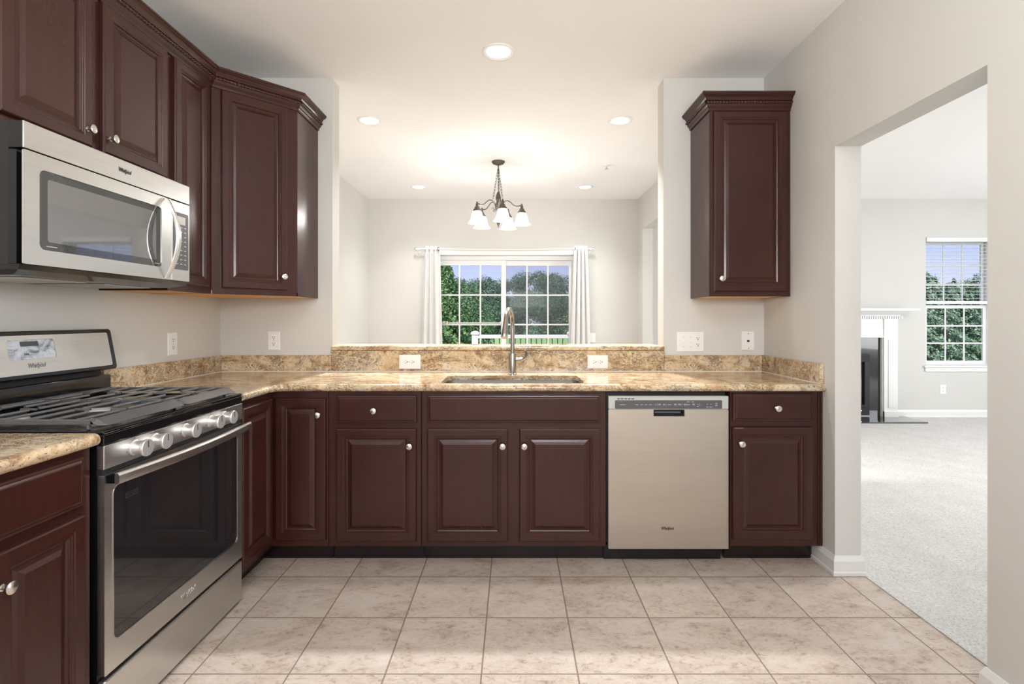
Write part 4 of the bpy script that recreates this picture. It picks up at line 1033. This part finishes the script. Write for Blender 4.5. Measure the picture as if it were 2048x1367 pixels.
m = MB(Ff); m.box(-0.888, 0.888, 0.0045, 0.020, 0.0, 0.40, 0.003); m.build('hearth', 'blackgranite', t)

# ------------------------------------------------------------------ outdoors
m = MB(); m.box(-90, 130, 6.7, 160, -1.3, -1.0); o = m.build('lawn', 'grass'); tag(o, 'bright green lawn stretching beyond the white deck railing', 'lawn', None, 'stuff')
t = thing('deck', 'pale wooden deck outside the sliding glass door', 'deck', (0, 7.9, -1.0))
m = MB(); y = 6.60
while y < 9.25:
    m.box(-2.2, 2.4, y, y + 0.135, -0.16, -0.13); y += 0.14
m.build('deck_boards', 'deckboard', t)
for x in (-2.1, 0.1, 2.3):
    m = MB(); m.box(x - 0.05, x + 0.05, 9.08, 9.18, -1.0, -0.161); m.build('deck_post', 'bark', t)
RY2 = 9.15
t = thing('deck_railing', 'white deck railing with capped posts and thin dark balusters beyond the sliding door', 'railing', (0.15, RY2, -0.13))
for x in (-0.695, 1.02):
    m = MB(); m.box(x - 0.053, x + 0.053, RY2 - 0.053, RY2 + 0.053, -0.129, 0.955)
    m.loft([[(x - o_, RY2 - o_, z), (x + o_, RY2 - o_, z), (x + o_, RY2 + o_, z), (x - o_, RY2 + o_, z)] for o_, z in ((0.070, 0.9552), (0.074, 0.985), (0.064, 0.998), (0.02, 1.02))]); m.build('post', 'railwhite', t)
m = MB(); m.box(-0.6415, 0.9665, RY2 - 0.045, RY2 + 0.045, 0.885, 0.950, 0.006); m.build('top_rail', 'railwhite', t)
m = MB(); m.box(-0.6415, 0.9665, RY2 - 0.03, RY2 + 0.03, -0.05, 0.0, 0.004); m.build('bottom_rail', 'railwhite', t)
for k in range(16):
    x = -0.545 + k * 0.0945; m = MB(); m.tube([(x, RY2, 0.0), (x, RY2, 0.885)], 0.008, 8); m.build('baluster', 'matteblack', t)

def leaves_mesh(name, pts, size, mat, rnd, flat=0.0):
    V = []; Fc = []
    for (p, n) in pts:
        nv = Vector(n) + Vector((rnd.gauss(0, .6), rnd.gauss(0, .6), rnd.gauss(0, .6)))
        if nv.length < 1e-3: nv = Vector((0, 0, 1))
        nv.normalize(); a = nv.orthogonal().normalized(); a = Matrix.Rotation(rnd.uniform(0, 6.28), 3, nv) @ a; c = nv.cross(a)
        s_ = size * rnd.uniform(0.6, 1.3); i = len(V); p = Vector(p)
        V += [p - a * s_, p + c * s_ * 0.55, p + a * s_, p - c * s_ * 0.55]; Fc.append((i, i + 1, i + 2, i + 3))
    me = bpy.data.meshes.new(name); me.from_pydata([tuple(v) for v in V], [], Fc); me.materials.append(M[mat]); return me
def crown_pts(rnd, n, clumps):
    out = []; tot = sum(c[3] ** 2 for c in clumps)
    for (x, y, z, r) in clumps:
        for k in range(int(n * r * r / tot)):
            d_ = Vector((rnd.gauss(0, 1), rnd.gauss(0, 1), rnd.gauss(0, 1))).normalized(); q = r * (rnd.uniform(0.55, 1.0) ** 0.5) * (1 + 0.18 * rnd.gauss(0, 1))
            out.append(((x + d_.x * q, y + d_.y * q, z + d_.z * q * 0.85), d_ + Vector((0, 0, 0.4))))
    return out
def conifer_pts(rnd, n, h, r, z0, pw=0.85):
    out = []; whorls = int(h / 0.16)
    for k in range(n):
        q = rnd.random() ** 0.75; q = 1 - q
        zz = z0 + q * (h - z0); lv = round(q * whorls) / whorls; rr = r * (1 - lv) ** pw + 0.04
        a = rnd.uniform(0, 2 * PI); br = 0.75 + 0.25 * math.cos(a * 7 + lv * 40); rad = rr * br * rnd.uniform(0.35, 1.0) ** 0.6
        out.append(((rad * math.cos(a), rad * math.sin(a), zz - rad * 0.22 + rnd.gauss(0, 0.03)), Vector((math.cos(a), math.sin(a), 0.9))))
    return out
def make_tree(name, label, loc, foliage_me, h, tr, group=None, cat='tree'):
    t = thing(name, label, cat, loc, group)
    f = bpy.data.objects.new('foliage', foliage_me); COL.objects.link(f); f.parent = t; WM[f.name] = WM[t.name].copy()
    m = MB(Matrix.Translation(loc)); m.tube([(0, 0, -0.05), (0.02 * h, 0, h * 0.3), (-0.01 * h, 0.01 * h, h * 0.7)], [tr, tr * 0.7, tr * 0.25], 10); m.build('trunk', 'bark', t, True)
    return t
rnd = random.Random(11)
# nearby evergreen beyond the sliding door
me = leaves_mesh('evergreen_foliage', conifer_pts(rnd, 30000, 4.6, 1.55, 0.1), 0.048, 'leafneedle', rnd)
make_tree('evergreen_tree', 'bushy evergreen just beyond the sliding door, the nearest tree outside it', (-2.55, 19.0, -1.0), me, 4.4, 0.12)
cl = [(0, 0, 2.6, 1.0), (-0.5, 0.2, 2.0, 0.8), (0.6, -0.1, 1.9, 0.85), (0.15, 0.2, 3.4, 0.7), (-0.2, 0, 1.2, 0.9), (0.5, 0, 1.0, 0.8)]
me = leaves_mesh('sapling_foliage', crown_pts(rnd, 13000, cl), 0.055, 'leaf', rnd)
make_tree('leafy_tree', 'pale leafy young tree standing just behind the bushy evergreen', (-2.4, 27.0, -1.0), me, 3.6, 0.09)
# the distant tree line
variants = []
for vi in range(4):
    cl = []
    H = (8.2, 7.4, 8.8, 7.9)[vi]
    for k in range(20):
        zz = rnd.uniform(0.6, H - 1.2); rr = rnd.uniform(0.9, 1.6) * (1.0 if zz < H * 0.6 else 0.8); a = rnd.uniform(0, 6.28); sp = 2.1 * (1 - 0.55 * zz / H)
        cl.append((sp * math.cos(a) * rnd.random() ** 0.5, sp * math.sin(a) * rnd.random() ** 0.5, zz, rr))
    variants.append((leaves_mesh('treeline_foliage', crown_pts(rnd, 17000, cl), 0.105, ('leafdark', 'leaf', 'leafdark', 'leaf')[vi], rnd), H))
protos = []
for (me, H) in variants:
    protos.append((me, H))
first = {}
xs = -22.0; i = 0
while xs < 66:
    vi = rnd.randrange(4); me, H = protos[vi]
    yy = (59.5, 65.5)[i % 2] + rnd.uniform(-0.6, 0.6)
    LB = 'leafy green tree in the distant row across the lawn'
    if vi not in first:
        o = make_tree('treeline_tree', LB, (xs, yy, -1.0), me, H, 0.22, 'distant tree line across the lawn'); first[vi] = o
    else:
        src = first[vi]; o = src.copy(); COL.objects.link(o); o.location = (xs, yy, -1.0)
        for ch in list(src.children):
            c = ch.copy(); COL.objects.link(c); c.parent = o
    o.rotation_euler = (0, 0, rnd.uniform(0, 6.28)); s_ = rnd.uniform(0.88, 1.06); o.scale = (s_, s_, s_)
    xs += rnd.uniform(2.35, 2.75); i += 1
# spruces outside living room window
me = leaves_mesh('spruce_foliage', conifer_pts(rnd, 26000, 3.45, 1.6, 0.1, 0.6), 0.045, 'spruce', rnd)
make_tree('spruce_tree', 'blue-green spruce seen through the living room window, farthest from the mantel', (14.1, 16.4, -1.0), me, 3.2, 0.10)
me2 = leaves_mesh('spruce_foliage', conifer_pts(rnd, 24000, 3.6, 1.5, 0.1, 0.6), 0.045, 'spruce', rnd)
make_tree('spruce_tree', 'blue-green spruce seen through the living room window, on the mantel side', (12.6, 15.6, -1.0), me2, 3.3, 0.10)
make_tree('spruce_tree', 'blue-green spruce beyond the living room window, framed between two others', (14.6, 18.3, -1.0), me2, 3.3, 0.10)

# ------------------------------------------------------------------ families of like things
GROUPS = {'base_cabinet': 'base cabinets', 'wall_cabinet': 'wall cabinets', 'recessed_light': 'recessed ceiling lights', 'wall_outlet': 'wall outlets',
          'backsplash': 'granite backsplashes', 'countertop': 'granite countertops', 'curtain': 'curtain panels at the sliding door', 'crown_molding': 'crown moldings',
          'spruce_tree': 'spruces outside the living room', 'window_blind': 'living room blinds'}
for o in COL.objects:
    stem = o.name.split('.')[0]
    if o.parent is None and stem in GROUPS and 'group' not in o: o['group'] = GROUPS[stem]
